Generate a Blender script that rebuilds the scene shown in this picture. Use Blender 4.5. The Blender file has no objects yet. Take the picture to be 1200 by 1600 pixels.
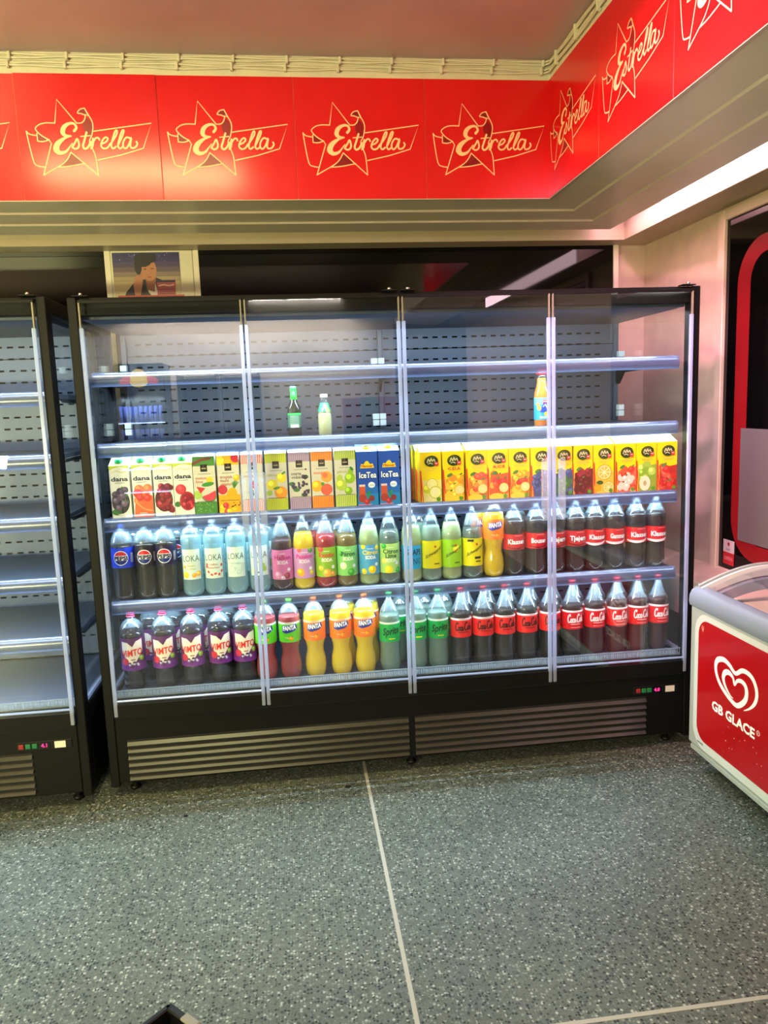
import bpy, math, random
from mathutils import Matrix, Vector
random.seed(4)
PI = math.pi
scene = bpy.context.scene
COL = scene.collection

# ------------------------------------------------------------------ camera
def make_camera():
    f, yaw, pi_, ro = 1182.126, math.radians(6.709), math.radians(-8.1908), math.radians(-2.0743)
    fw = Vector((math.sin(yaw)*math.cos(pi_), math.cos(yaw)*math.cos(pi_), math.sin(pi_)))
    r = fw.cross(Vector((0, 0, 1))).normalized(); u = r.cross(fw)
    r2 = r*math.cos(ro) + u*math.sin(ro); u2 = -r*math.sin(ro) + u*math.cos(ro)
    cd = bpy.data.cameras.new('camera'); co = bpy.data.objects.new('camera', cd); COL.objects.link(co)
    m = Matrix((r2, u2, -fw)).transposed().to_4x4(); m.translation = Vector((0.8312, -3.1426, 1.6092))
    co.matrix_world = m
    cd.sensor_fit = 'AUTO'; cd.sensor_width = 36; cd.lens = f*36/1600; cd.clip_start = .05
    scene.camera = co
make_camera()

# ------------------------------------------------------------------ exposure, world, room lamps
vs = scene.view_settings
vs.view_transform = 'Standard'; vs.look = 'None'; vs.gamma = 1; vs.use_curve_mapping = False
vs.exposure = 0.0
try:
    scene.cycles.transparent_max_bounces = 40
    scene.cycles.max_bounces = 10
except Exception:
    pass
w = bpy.data.worlds.new('world'); scene.world = w; w.use_nodes = True
w.node_tree.nodes['Background'].inputs[0].default_value = (.55, .6, .7, 1)
w.node_tree.nodes['Background'].inputs[1].default_value = .03

WARM = (1.0, .94, .42); COOL = (.62, .83, 1.0); NEUT = (1.0, .93, .84); PINK = (1.0, .62, .68)
LIGHTS = dict(warm=62, pendant=60, rear=190, side=370, pink=26, recess=9, pinkbox=12.0, shelf=17, canopy=26.0, strip=5.0)

def area(name, loc, sx, sy, power, col, rot=(0, 0, 0), parent=None, spread=None):
    l = bpy.data.lights.new(name, 'AREA'); l.shape = 'RECTANGLE'; l.size = sx; l.size_y = sy
    l.energy = power; l.color = col
    if spread: l.spread = spread
    o = bpy.data.objects.new(name, l); COL.objects.link(o); o.location = loc; o.rotation_euler = rot
    if parent: o.parent = parent
    return o
LAMPS = [(-.05, -1.15, 3.135, 1.25, .12, LIGHTS['warm'], WARM),
         (.95, -5.66, 2.79, 1.03, .08, LIGHTS['pendant'], NEUT),
         (.3, -5.93, 2.655, 2.6, .25, LIGHTS['rear'], (1, .86, .88))]  # last entry: unseen wash lamp added to brighten the front wall

# ------------------------------------------------------------------ materials
MATS = {}
def srgb(c):
    return tuple(((x/255)/12.92 if x/255 <= .04045 else ((x/255+.055)/1.055)**2.4) for x in c)
def mat(name, c, rough=.5, metal=0, emit=None, es=1, coat=0, spec=.5, bump=0, bscale=200, trans=0, noise=0, nscale=8):
    if name in MATS: return MATS[name]
    m = bpy.data.materials.new(name); m.use_nodes = True; nt = m.node_tree; b = nt.nodes['Principled BSDF']
    b.inputs['Base Color'].default_value = (*srgb(c), 1); b.inputs['Roughness'].default_value = rough
    b.inputs['Metallic'].default_value = metal; b.inputs['Specular IOR Level'].default_value = spec
    if coat: b.inputs['Coat Weight'].default_value = coat; b.inputs['Coat Roughness'].default_value = .06
    if emit is not None:
        b.inputs['Emission Color'].default_value = (*emit, 1); b.inputs['Emission Strength'].default_value = es
    if trans: b.inputs['Transmission Weight'].default_value = trans; b.inputs['IOR'].default_value = 1.33
    if bump or noise:
        tc = nt.nodes.new('ShaderNodeTexCoord'); n = nt.nodes.new('ShaderNodeTexNoise')
        n.inputs['Scale'].default_value = bscale if bump else nscale; n.inputs['Detail'].default_value = 4
        nt.links.new(tc.outputs['Object'], n.inputs['Vector'])
        if bump:
            bp = nt.nodes.new('ShaderNodeBump'); bp.inputs['Strength'].default_value = bump; bp.inputs['Distance'].default_value = .003
            nt.links.new(n.outputs['Fac'], bp.inputs['Height']); nt.links.new(bp.outputs['Normal'], b.inputs['Normal'])
        if noise:
            n2 = nt.nodes.new('ShaderNodeTexNoise'); n2.inputs['Scale'].default_value = nscale; n2.inputs['Detail'].default_value = 5
            nt.links.new(tc.outputs['Object'], n2.inputs['Vector'])
            cr = nt.nodes.new('ShaderNodeMapRange'); cr.inputs['To Min'].default_value = 1-noise; cr.inputs['To Max'].default_value = 1+noise*.5
            cr.inputs['From Min'].default_value = .3; cr.inputs['From Max'].default_value = .7
            mx = nt.nodes.new('ShaderNodeMix'); mx.data_type = 'RGBA'; mx.blend_type = 'MULTIPLY'; mx.inputs[0].default_value = 1
            mx.inputs[6].default_value = (*srgb(c), 1)
            nt.links.new(n2.outputs['Fac'], cr.inputs['Value']); nt.links.new(cr.outputs['Result'], mx.inputs[7])
            nt.links.new(mx.outputs[2], b.inputs['Base Color'])
    MATS[name] = m
    return m
def glassy(name, tint=(1, 1, 1), refl0=.05, refl1=.8, power=4, rough=.02, body=None, bodyfac=0, bodytrl=.5):
    """thin clear sheet: see-through, with a gloss that rises towards grazing angles"""
    if name in MATS: return MATS[name]
    m = bpy.data.materials.new(name); m.use_nodes = True; nt = m.node_tree; N = nt.nodes; L = nt.links
    N.remove(N['Principled BSDF']); out = N['Material Output']
    tr = N.new('ShaderNodeBsdfTransparent'); tr.inputs[0].default_value = (*tint, 1)
    gl = N.new('ShaderNodeBsdfGlossy'); gl.inputs['Roughness'].default_value = rough; gl.inputs[0].default_value = (1, 1, 1, 1)
    lw = N.new('ShaderNodeLayerWeight'); lw.inputs['Blend'].default_value = .5
    pw = N.new('ShaderNodeMath'); pw.operation = 'POWER'; pw.inputs[1].default_value = power
    mr = N.new('ShaderNodeMapRange'); mr.inputs['To Min'].default_value = refl0; mr.inputs['To Max'].default_value = refl1
    L.new(lw.outputs['Facing'], pw.inputs[0]); L.new(pw.outputs[0], mr.inputs['Value'])
    base = tr.outputs[0]
    if bodyfac:
        d = N.new('ShaderNodeBsdfDiffuse'); d.inputs[0].default_value = (*body, 1)
        t = N.new('ShaderNodeBsdfTranslucent'); t.inputs[0].default_value = (*body, 1)
        m1 = N.new('ShaderNodeMixShader'); m1.inputs[0].default_value = bodytrl
        L.new(d.outputs[0], m1.inputs[1]); L.new(t.outputs[0], m1.inputs[2])
        m2 = N.new('ShaderNodeMixShader'); m2.inputs[0].default_value = bodyfac
        L.new(tr.outputs[0], m2.inputs[1]); L.new(m1.outputs[0], m2.inputs[2]); base = m2.outputs[0]
    mx = N.new('ShaderNodeMixShader')
    L.new(mr.outputs['Result'], mx.inputs[0]); L.new(base, mx.inputs[1]); L.new(gl.outputs[0], mx.inputs[2])
    L.new(mx.outputs[0], out.inputs['Surface'])
    MATS[name] = m
    return m
def emis(name, col, s):
    if name in MATS: return MATS[name]
    m = bpy.data.materials.new(name); m.use_nodes = True; nt = m.node_tree
    nt.nodes.remove(nt.nodes['Principled BSDF']); e = nt.nodes.new('ShaderNodeEmission')
    e.inputs[0].default_value = (*col, 1); e.inputs[1].default_value = s
    nt.links.new(e.outputs[0], nt.nodes['Material Output'].inputs['Surface']); MATS[name] = m
    return m

def floor_mat():
    m = bpy.data.materials.new('terrazzo'); m.use_nodes = True; nt = m.node_tree; N = nt.nodes; L = nt.links
    b = N['Principled BSDF']; tc = N.new('ShaderNodeTexCoord')
    def vor(scale, seed):
        mp = N.new('ShaderNodeMapping'); mp.inputs['Location'].default_value = (seed, seed*2.3, 0); L.new(tc.outputs['Object'], mp.inputs['Vector'])
        v = N.new('ShaderNodeTexVoronoi'); v.inputs['Scale'].default_value = scale; L.new(mp.outputs['Vector'], v.inputs['Vector']); return v
    v1 = vor(112, 0); r1 = N.new('ShaderNodeValToRGB'); e = r1.color_ramp
    e.interpolation = 'CONSTANT'
    e.elements[0].color = (*srgb((38, 42, 38)), 1)
    for p, c in ((.24, (84, 92, 84)), (.48, (104, 112, 104)), (.66, (136, 143, 134)), (.84, (176, 182, 172)), (.95, (70, 78, 72))):
        x = e.elements.new(p); x.color = (*srgb(c), 1)
    sep = N.new('ShaderNodeSeparateColor'); L.new(v1.outputs['Color'], sep.inputs[0]); L.new(sep.outputs[0], r1.inputs['Fac'])
    # cement matrix between the chips
    r2 = N.new('ShaderNodeMapRange'); r2.inputs['From Min'].default_value = .42; r2.inputs['From Max'].default_value = .55
    L.new(v1.outputs['Distance'], r2.inputs['Value'])
    mx = N.new('ShaderNodeMix'); mx.data_type = 'RGBA'; mx.inputs[7].default_value = (*srgb((100, 106, 97)), 1)
    L.new(r2.outputs['Result'], mx.inputs[0]); L.new(r1.outputs['Color'], mx.inputs[6])
    v3 = vor(260, 3.1); s3 = N.new('ShaderNodeSeparateColor'); L.new(v3.outputs['Color'], s3.inputs[0])
    r3 = N.new('ShaderNodeMapRange'); r3.inputs['To Min'].default_value = .78; r3.inputs['To Max'].default_value = 1.18; L.new(s3.outputs[1], r3.inputs['Value'])
    n = N.new('ShaderNodeTexNoise'); n.inputs['Scale'].default_value = 2.3; n.inputs['Detail'].default_value = 6; L.new(tc.outputs['Object'], n.inputs['Vector'])
    r4 = N.new('ShaderNodeMapRange'); r4.inputs['From Min'].default_value = .3; r4.inputs['From Max'].default_value = .7
    r4.inputs['To Min'].default_value = .58; r4.inputs['To Max'].default_value = .74; L.new(n.outputs['Fac'], r4.inputs['Value'])
    mu = N.new('ShaderNodeMath'); mu.operation = 'MULTIPLY'; L.new(r3.outputs['Result'], mu.inputs[0]); L.new(r4.outputs['Result'], mu.inputs[1])
    mm = N.new('ShaderNodeMix'); mm.data_type = 'RGBA'; mm.blend_type = 'MULTIPLY'; mm.inputs[0].default_value = 1
    L.new(mx.outputs[2], mm.inputs[6]); L.new(mu.outputs[0], mm.inputs[7]); L.new(mm.outputs[2], b.inputs['Base Color'])
    b.inputs['Roughness'].default_value = .48; b.inputs['Specular IOR Level'].default_value = .3
    return m

M = dict(
    floor=floor_mat(),
    strip=mat('divider_strip', (156, 154, 142), .5),
    ceil=mat('ceiling_paint', (190, 166, 168), .32, noise=.12, nscale=3),
    cream=mat('cream_paint', (216, 210, 186), .45, noise=.06, nscale=14),
    wall=mat('wall_paint', (206, 182, 164), .5, noise=.10, nscale=10),
    soffit=mat('soffit_metal', (228, 218, 198), .38, noise=.05, nscale=6),
    ridge=mat('soffit_ridge', (208, 192, 172), .3),
    red=mat('red_sign', (216, 24, 26), .20, noise=.05, nscale=5),
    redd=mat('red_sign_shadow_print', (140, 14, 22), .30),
    logo=mat('cream_print', (250, 208, 160), .4),
    blk=mat('black_metal', (11, 11, 10), .5, spec=.16),
    blk2=mat('black_plastic', (12, 12, 12), .4, spec=.25),
    blkgl=mat('black_window_glass', (6, 6, 6), .05, spec=.35),
    slat=mat('grille_slat', (44, 42, 36), .32, spec=.6),
    dark=mat('dark_gap', (5, 5, 5), .8),
    inner=mat('cabinet_grey', (72, 82, 100), .42, metal=.2),
    slot=mat('slot_black', (2, 2, 3), .8, spec=.1),
    shelf=mat('shelf_grey', (62, 70, 84), .4, metal=.3),
    clip=mat('white_plastic', (226, 238, 236), .4),
    rail=glassy('clear_rail', (.86, .9, 1), .07, .9, 3, .22, body=(.10, .135, .25), bodyfac=.86, bodytrl=.35),
    edge=glassy('door_edge_plastic', (.9, .94, 1), .10, .8, 3, .15, body=(.50, .57, .78), bodyfac=.70, bodytrl=.5),
    handle=glassy('clear_handle', (.94, .96, 1), .06, .8, 3, .1, body=(.88, .90, .96), bodyfac=.16),
    glass=glassy('door_glass', (.955, .97, .98), .045, .8, 5, .0),
    led=emis('led_diffuser', (.80, .91, 1.0), LIGHTS['strip']),
    pinkbox=emis('light_box_diffuser', (1.0, .66, .74), LIGHTS['pinkbox']),
    lampwarm=emis('lamp_tube_warm', (1, .8, .5), 6),
    comb=glassy('comb_plastic', (1, 1, 1), .06, .6, 3, .2, body=(.36, .42, .48), bodyfac=.7),
    screw=mat('steel_screw', (190, 190, 185), .25, metal=1),
    redled=emis('red_display', (1, .03, .2), 3.0),
    grn=mat('green_switch', (14, 84, 40), .4, emit=(.01, .2, .06), es=.25),
    rsw=mat('red_switch', (130, 24, 26), .4),
    lab=mat('white_sticker', (205, 200, 185), .5),
    frz=mat('freezer_grey', (150, 160, 154), .35),
    frzw=mat('freezer_white', (192, 200, 194), .35),
    frzrail=mat('freezer_rail_bluegrey', (120, 132, 146), .35),
    frzred=mat('freezer_red', (160, 8, 16), .28, coat=.2),
    frzin=mat('freezer_liner', (226, 214, 196), .5),
    wht=mat('white_print', (240, 240, 235), .45),
    pet=glassy('clear_pet', (.95, .98, .99), .035, .85, 2.6, .10, body=(.75, .93, 1.0), bodyfac=.05, bodytrl=.5),
    neck_light=glassy('neck_light_shell', (.95, .98, 1), .05, .8, 2.6, .15, body=(.70, .90, 1.0), bodyfac=.22, bodytrl=.5),  # whitish body stands in for light caught in the bottle necks
    petclean=glassy('clear_pet_side', (.95, .97, .98), .05, .6, 3.5, .05, body=(.8, .95, 1), bodyfac=.05),
)
def drink(name, c, clear=0.0, tint=None):
    """bottled drink: body colour, part of the light goes straight through"""
    cl = srgb(c)
    return glassy(name, tint or tuple(min(1, x*1.1+.05) for x in cl), .03, .35, 3, .06, body=cl, bodyfac=1-clear, bodytrl=.45)
D = dict(
    cola=drink('cola', (38, 20, 16), .05), cola_reflect=drink('cola_red_reflection', (74, 18, 20), .05), pepsi=drink('brown_cola', (52, 34, 16), .06),  # second cola: red reflection put into the drink colour
    water=drink('sparkling_water', (196, 226, 230), .62, (.80, .93, .95)), lemon=drink('lemonade', (150, 176, 158), .30, (.75, .85, .80)),
    cloudy=drink('cloudy_citrus', (196, 208, 150), .08), orange=drink('orange_soda', (255, 226, 0), .03),
    pinks=drink('strawberry_soda', (206, 84, 86), .06), purple=drink('dark_berry_drink', (42, 20, 34), .05),
    rasp=drink('raspberry_soda', (84, 36, 44), .06), passion=drink('passion_soda', (255, 222, 0), .03), exotic=drink('exotic_soda', (196, 26, 44), .05),
    pear=drink('pear_soda', (170, 140, 60), .35), clear=drink('clear_soda', (150, 165, 150), .55, (.8, .86, .82)),
    tonic=drink('tonic_water', (176, 196, 170), .35, (.8, .88, .82)), coco=drink('coconut_milk', (226, 222, 170), 0), juice=drink('orange_juice', (250, 160, 20), 0),
    darkgreen=mat('dark_green_glass', (8, 26, 16), .08, coat=.6), greenfoil=mat('green_foil', (30, 220, 60), .35),
)
def P(c):
    """printed ink of one colour"""
    k = 'ink_%d_%d_%d' % tuple(c)
    return mat(k, c, .38)

# ------------------------------------------------------------------ mesh builder
class MB:
    def __init__(s): s.v = []; s.f = []; s.mi = []; s.sm = []; s.mats = []
    def mid(s, m):
        if m not in s.mats: s.mats.append(m)
        return s.mats.index(m)
    def add(s, vs, fs, m, smooth=False):
        o = len(s.v); s.v += [tuple(v) for v in vs]; k = s.mid(m)
        for f in fs: s.f.append([i+o for i in f]); s.mi.append(k); s.sm.append(smooth)
        return s
    def box(s, x0, x1, y0, y1, z0, z1, m, ch=0):
        if x0 > x1: x0, x1 = x1, x0
        if y0 > y1: y0, y1 = y1, y0
        if z0 > z1: z0, z1 = z1, z0
        if ch <= 0:
            v = [(x, y, z) for x in (x0, x1) for y in (y0, y1) for z in (z0, z1)]
            return s.add(v, [(0, 1, 3, 2), (4, 6, 7, 5), (0, 4, 5, 1), (2, 3, 7, 6), (0, 2, 6, 4), (1, 5, 7, 3)], m)
        c = min(ch, (x1-x0)*.45, (y1-y0)*.45, (z1-z0)*.45)
        X = (x0, x1); Y = (y0, y1); Z = (z0, z1); vs_ = []; idx = {}
        for i in (0, 1):
            for j in (0, 1):
                for k in (0, 1):
                    sx, sy, sz = (c if i == 0 else -c), (c if j == 0 else -c), (c if k == 0 else -c)
                    for a in range(3):
                        p = [X[i]+sx, Y[j]+sy, Z[k]+sz]; p[a] = (X[i], Y[j], Z[k])[a]
                        idx[i, j, k, a] = len(vs_); vs_.append(p)
        fs = []
        for a in range(3):
            for e in (0, 1):
                q = []
                for (p_, r_) in ((0, 0), (1, 0), (1, 1), (0, 1)):
                    t = [0, 0, 0]; o = [b for b in range(3) if b != a]; t[a] = e; t[o[0]] = p_; t[o[1]] = r_
                    q.append(idx[t[0], t[1], t[2], a])
                if (a in (0, 2)) != (e == 1): q = q[::-1]
                fs.append(q)
        for a in range(3):
            o = [b for b in range(3) if b != a]
            for p_ in (0, 1):
                for r_ in (0, 1):
                    t0 = [0, 0, 0]; t0[o[0]] = p_; t0[o[1]] = r_; t1 = list(t0); t1[a] = 1
                    fs.append([idx[(*t0, o[0])], idx[(*t1, o[0])], idx[(*t1, o[1])], idx[(*t0, o[1])]])
        for i in (0, 1):
            for j in (0, 1):
                for k in (0, 1): fs.append([idx[i, j, k, 0], idx[i, j, k, 1], idx[i, j, k, 2]])
        return s.add(vs_, fs, m)
    def lathe(s, prof, m, seg=24, c=(0, 0, 0), mod=None, capb=True, capt=True):
        vs_ = []; fs = []
        for (r, z) in prof:
            for i in range(seg):
                a = 2*PI*i/seg; rr = r*(mod(a, z) if mod else 1)
                vs_.append((c[0]+rr*math.cos(a), c[1]+rr*math.sin(a), c[2]+z))
        for j in range(len(prof)-1):
            for i in range(seg):
                fs.append([j*seg+i, j*seg+(i+1) % seg, (j+1)*seg+(i+1) % seg, (j+1)*seg+i])
        if capb: fs.append(list(range(seg))[::-1])
        if capt: fs.append([(len(prof)-1)*seg+i for i in range(seg)])
        return s.add(vs_, fs, m, True)
    def tube(s, pts, r, m, seg=8):
        vs_ = []; fs = []; n = len(pts); P_ = [Vector(p) for p in pts]
        for i, p in enumerate(P_):
            t = (P_[min(i+1, n-1)]-P_[max(i-1, 0)]).normalized()
            a = Vector((0, 0, 1)) if abs(t.z) < .9 else Vector((1, 0, 0))
            u = t.cross(a).normalized(); v = t.cross(u)
            for k in range(seg):
                an = 2*PI*k/seg; vs_.append(p+u*math.cos(an)*r+v*math.sin(an)*r)
        for i in range(n-1):
            for k in range(seg): fs.append([i*seg+k, i*seg+(k+1) % seg, (i+1)*seg+(k+1) % seg, (i+1)*seg+k])
        fs.append(list(range(seg))[::-1]); fs.append([(n-1)*seg+k for k in range(seg)])
        return s.add(vs_, fs, m, True)
    def build(s, name, parent=None, loc=None):
        me = bpy.data.meshes.new(name); me.from_pydata(s.v, [], s.f)
        for m in s.mats: me.materials.append(m)
        me.polygons.foreach_set('material_index', s.mi); me.polygons.foreach_set('use_smooth', s.sm); me.update()
        o = bpy.data.objects.new(name, me); COL.objects.link(o)
        if parent: o.parent = parent
        if loc: o.location = loc
        return o
def tag(o, label=None, cat=None, group=None, kind=None):
    if label: o['label'] = label
    if cat: o['category'] = cat
    if group: o['group'] = group
    if kind: o['kind'] = kind
    return o
def thing(name, label, cat, loc=(0, 0, 0), group=None, rz=0):
    o = bpy.data.objects.new(name, None); COL.objects.link(o); o.location = loc; o.rotation_euler = (0, 0, rz)
    o.empty_display_size = .05
    return tag(o, label, cat, group)
def struct(name, mb): return tag(mb.build(name), kind='structure')
def copy_thing(o, loc, label, group=None, parent=None, drop=()):
    c = o.copy(); COL.objects.link(c)
    if parent: c.parent = parent
    else:
        c.location = loc; c['label'] = label
        if group: c['group'] = group
    for ch in list(o.children):
        if ch.name.split('.')[0] in drop: continue
        copy_thing(ch, None, None, None, c)
    return c

# ------------------------------------------------------------------ 2-D artwork: text, strokes, discs, mapped to a surface
TXT = {}
def text_geo(s, bold=0.0):
    k = (s, bold)
    if k in TXT: return TXT[k]
    cu = bpy.data.curves.new('t', 'FONT'); cu.body = s; cu.size = 1; cu.resolution_u = 2; cu.offset = bold; cu.align_x = 'LEFT'
    o = bpy.data.objects.new('t', cu); COL.objects.link(o)
    me = o.to_mesh(); vs_ = [(v.co.x, v.co.y) for v in me.vertices]; fs = [list(p.vertices) for p in me.polygons]
    o.to_mesh_clear(); bpy.data.objects.remove(o); bpy.data.curves.remove(cu)
    x0 = min(v[0] for v in vs_); x1 = max(v[0] for v in vs_); y0 = min(v[1] for v in vs_); y1 = max(v[1] for v in vs_)
    TXT[k] = (vs_, fs, x0, x1, y0, y1)
    return TXT[k]
class Art:
    def __init__(s, mb, fn, step=.0003, bounds=None, curved=False): s.mb = mb; s.fn = fn; s.st = min(step, .00013); s.b = bounds; s.curved = curved; s.k = 0
    def lay(s, l): s.k = (s.k+7) % 30; return l+s.k*.025   # keeps overlapping prints from lying in one plane
    def slices(s, pts):
        if not s.curved: return [pts]
        w_ = .0035; u0 = min(p[0] for p in pts); u1 = max(p[0] for p in pts)
        if u1-u0 <= w_: return [pts]
        def clip(ps, c, sg):
            o = []
            for i in range(len(ps)):
                a, b = ps[i-1], ps[i]; ia = sg*(a[0]-c) >= 0; ib = sg*(b[0]-c) >= 0
                if ia != ib:
                    t = (c-a[0])/(b[0]-a[0]); o.append((c, a[1]+(b[1]-a[1])*t))
                if ib: o.append(b)
            return o
        out = []; n = int(math.ceil((u1-u0)/w_))
        for k in range(n):
            a, b = u0+(u1-u0)*k/n, u0+(u1-u0)*(k+1)/n
            q = clip(clip(pts, a, 1), b, -1)
            if len(q) > 2: out.append(q)
        return out
    def poly(s, pts, m, l=1):
        l = s.lay(l)
        for q in s.slices(pts): s.mb.add([s.fn(u, v, l*s.st) for u, v in q], [list(range(len(q)))], m)
    def clipu(s, u): return min(max(u, s.b[0]), s.b[1]) if s.b else u
    def clipv(s, v): return min(max(v, s.b[2]), s.b[3]) if s.b else v
    def rect(s, u0, u1, v0, v1, m, l=1, n=None):
        l = s.lay(l)
        n = n or max(1, int(abs(u1-u0)/.006)); vs_ = []; fs = []
        for i in range(n+1):
            u = u0+(u1-u0)*i/n; vs_ += [s.fn(u, v0, l*s.st), s.fn(u, v1, l*s.st)]
        for i in range(n): fs.append([2*i, 2*i+2, 2*i+3, 2*i+1])
        s.mb.add(vs_, fs, m)
    def disc(s, u, v, r, m, l=2, ry=None, n=14, a0=0, a1=2*PI, rot=0):
        ry = ry or r; full = abs(a1-a0-2*PI) < 1e-6
        if s.curved and r > .0015:
            pp = [] if full else [(s.clipu(u), s.clipv(v))]
            for i in range(n+(0 if full else 1)):
                a = a0+(a1-a0)*i/n; x = r*math.cos(a); y = ry*math.sin(a)
                pp.append((s.clipu(u+x*math.cos(rot)-y*math.sin(rot)), s.clipv(v+x*math.sin(rot)+y*math.cos(rot))))
            return s.poly(pp, m, l)
        l = s.lay(l); vs_ = [s.fn(s.clipu(u), s.clipv(v), l*s.st)]
        for i in range(n+(0 if full else 1)):
            a = a0+(a1-a0)*i/n; x = r*math.cos(a); y = ry*math.sin(a)
            vs_.append(s.fn(s.clipu(u+x*math.cos(rot)-y*math.sin(rot)), s.clipv(v+x*math.sin(rot)+y*math.cos(rot)), l*s.st))
        N_ = len(vs_)-1; fs = [[0, i+1, (i+1) % N_+1] for i in range(N_ if full else N_-1)]
        s.mb.add(vs_, fs, m)
    def text(s, t, u, v, h, m, l=3, bold=.0, wid=None, shear=0, rise=0, center=True):
        l = s.lay(l); vs_, fs, x0, x1, y0, y1 = text_geo(t, bold); k = h/.73; sx = k
        if wid: sx = wid/(x1-x0)
        W_ = (x1-x0)*sx; ou = u-W_/2 if center else u
        out = []
        for x, y in vs_:
            uu = (x-x0)*sx; vv = y*k
            out.append((s.clipu(ou+uu+vv*shear), v+vv+uu*rise))
        if s.curved:
            V_ = []; F_ = []
            for f in fs:
                for q in s.slices([out[i] for i in f]):
                    F_.append([len(V_)+i for i in range(len(q))]); V_ += [s.fn(a, b, l*s.st) for a, b in q]
            s.mb.add(V_, F_, m)
        else: s.mb.add([s.fn(a, b, l*s.st) for a, b in out], fs, m)
    def stroke(s, pts, wd, m, l=3, sm=4, closed=False):
        """pen line; wd one number or one per point; smoothed with Catmull-Rom when sm > 1"""
        l = s.lay(l); W_ = wd if isinstance(wd, (list, tuple)) else [wd]*len(pts)
        P_ = []; Q = []
        n = len(pts)
        if sm > 1 and n > 2:
            for i in range(n-1):
                p0 = pts[max(i-1, 0)]; p1 = pts[i]; p2 = pts[i+1]; p3 = pts[min(i+2, n-1)]
                for k in range(sm):
                    t = k/sm
                    P_.append(tuple(.5*((2*p1[j])+(-p0[j]+p2[j])*t+(2*p0[j]-5*p1[j]+4*p2[j]-p3[j])*t*t+(-p0[j]+3*p1[j]-3*p2[j]+p3[j])*t**3) for j in (0, 1)))
                    Q.append(W_[i]+(W_[i+1]-W_[i])*t)
            P_.append(pts[-1]); Q.append(W_[-1])
        else: P_ = list(pts); Q = list(W_)
        vs_ = []; n = len(P_)
        for i in range(n):
            a = P_[max(i-1, 0)]; b = P_[min(i+1, n-1)]; dx, dy = b[0]-a[0], b[1]-a[1]; L_ = math.hypot(dx, dy) or 1
            nx, ny = -dy/L_*Q[i]/2, dx/L_*Q[i]/2
            li = (l+.5*i/n)*s.st; vs_ += [s.fn(s.clipu(P_[i][0]+nx), P_[i][1]+ny, li), s.fn(s.clipu(P_[i][0]-nx), P_[i][1]-ny, li)]
        s.mb.add(vs_, [[2*i, 2*i+1, 2*i+3, 2*i+2] for i in range(n-1)], m)
        if sm > 1:
            for e in (0, n-1):
                s.disc(P_[e][0], P_[e][1], Q[e]/2, m, l+.7, n=8)
def flatmap(o, ux, vx, nx):
    o, ux, vx, nx = Vector(o), Vector(ux), Vector(vx), Vector(nx)
    return lambda u, v, d: tuple(o+ux*u+vx*v+nx*d)
def chordpts(u, v, r, a0, a1, n=14):
    return [(u+r*math.cos(a0+(a1-a0)*i/n), v+r*math.sin(a0+(a1-a0)*i/n)) for i in range(n+1)]
def cylmap(R):
    return lambda u, v, d: ((R+d)*math.sin(u/R), -(R+d)*math.cos(u/R), v)

# brush-script letters, drawn in a box of x-height 1 (from the big wall logo)
SCR = {
 's': (.62, [([(.0, .12), (.30, .95), (.42, .75), (.55, .30), (.30, -.02), (.02, .14)], .22)]),
 't': (.60, [([(.42, 1.45), (.20, .45), (.28, .02), (.60, .20)], .25), ([(.05, .95), (.68, 1.03)], .14)]),
 'r': (.62, [([(.0, .2), (.28, 1.0), (.14, .05)], .22), ([(.22, .62), (.48, 1.0), (.66, .80)], .2)]),
 'e': (.72, [([(.08, .42), (.48, .62), (.50, .95), (.28, .98), (.08, .55), (.14, .08), (.40, .0), (.70, .25)], .2)]),
 'l': (.50, [([(.0, .2), (.45, 1.25), (.52, 1.75), (.36, 1.55), (.12, .42), (.18, .02), (.50, .20)], .2)]),
 'a': (.82, [([(.58, .92), (.30, .98), (.06, .50), (.14, .02), (.38, .12), (.62, .95), (.54, .25), (.64, .0), (.88, .25)], .2)]),
 'o': (.66, [([(.36, .98), (.10, .80), (.04, .30), (.24, .0), (.50, .20), (.56, .70), (.36, .98), (.66, .84)], .2)]),
 'c': (.60, [([(.52, .82), (.34, 1.0), (.10, .66), (.08, .20), (.30, .0), (.58, .22)], .22)]),
 'C': (1.15, [([(1.02, 1.62), (1.12, 1.95), (.80, 2.05), (.36, 1.70), (.10, .95), (.22, .20), (.60, .0), (1.05, .35)], .26)]),
 'S': (.95, [([(.95, 1.65), (.72, 1.95), (.36, 1.75), (.40, 1.30), (.62, .80), (.50, .15), (.12, .0), (-.05, .28)], .24)]),
 'h': (.72, [([(.0, .2), (.42, 1.7), (.32, 1.6), (.05, .0)], .18), ([(.14, .6), (.42, .98), (.42, .2), (.70, .2)], .2)]),
 'w': (.95, [([(.05, .95), (.12, .1), (.30, .1), (.46, .9), (.46, .15), (.66, .1), (.84, .95)], .17)]),
 'p': (.70, [([(.22, 1.0), (-.02, -.6)], .18), ([(.14, .6), (.42, 1.0), (.58, .6), (.42, .05), (.14, .1)], .18)]),
 'i': (.36, [([(.18, .95), (.08, .1), (.34, .15)], .2), ([(.26, 1.35), (.27, 1.4)], .22)]),
 '-': (.40, [([(.05, .55), (.36, .60)], .16)]),
}
def script(art, word, u, v, xh, m, l=3, sx=1.0, rise=0, wk=1.0, sm=3):
    tot = sum(SCR[c][0] for c in word)*xh*sx; x = u-tot/2; x0 = x
    for c in word:
        adv, st = SCR[c]
        for pts, wd in st:
            art.stroke([(x+p[0]*xh*sx, v+p[1]*xh+(x+p[0]*xh*sx-x0)*rise) for p in pts], wd*xh*wk, m, l, sm)
        x += adv*xh*sx

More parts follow.
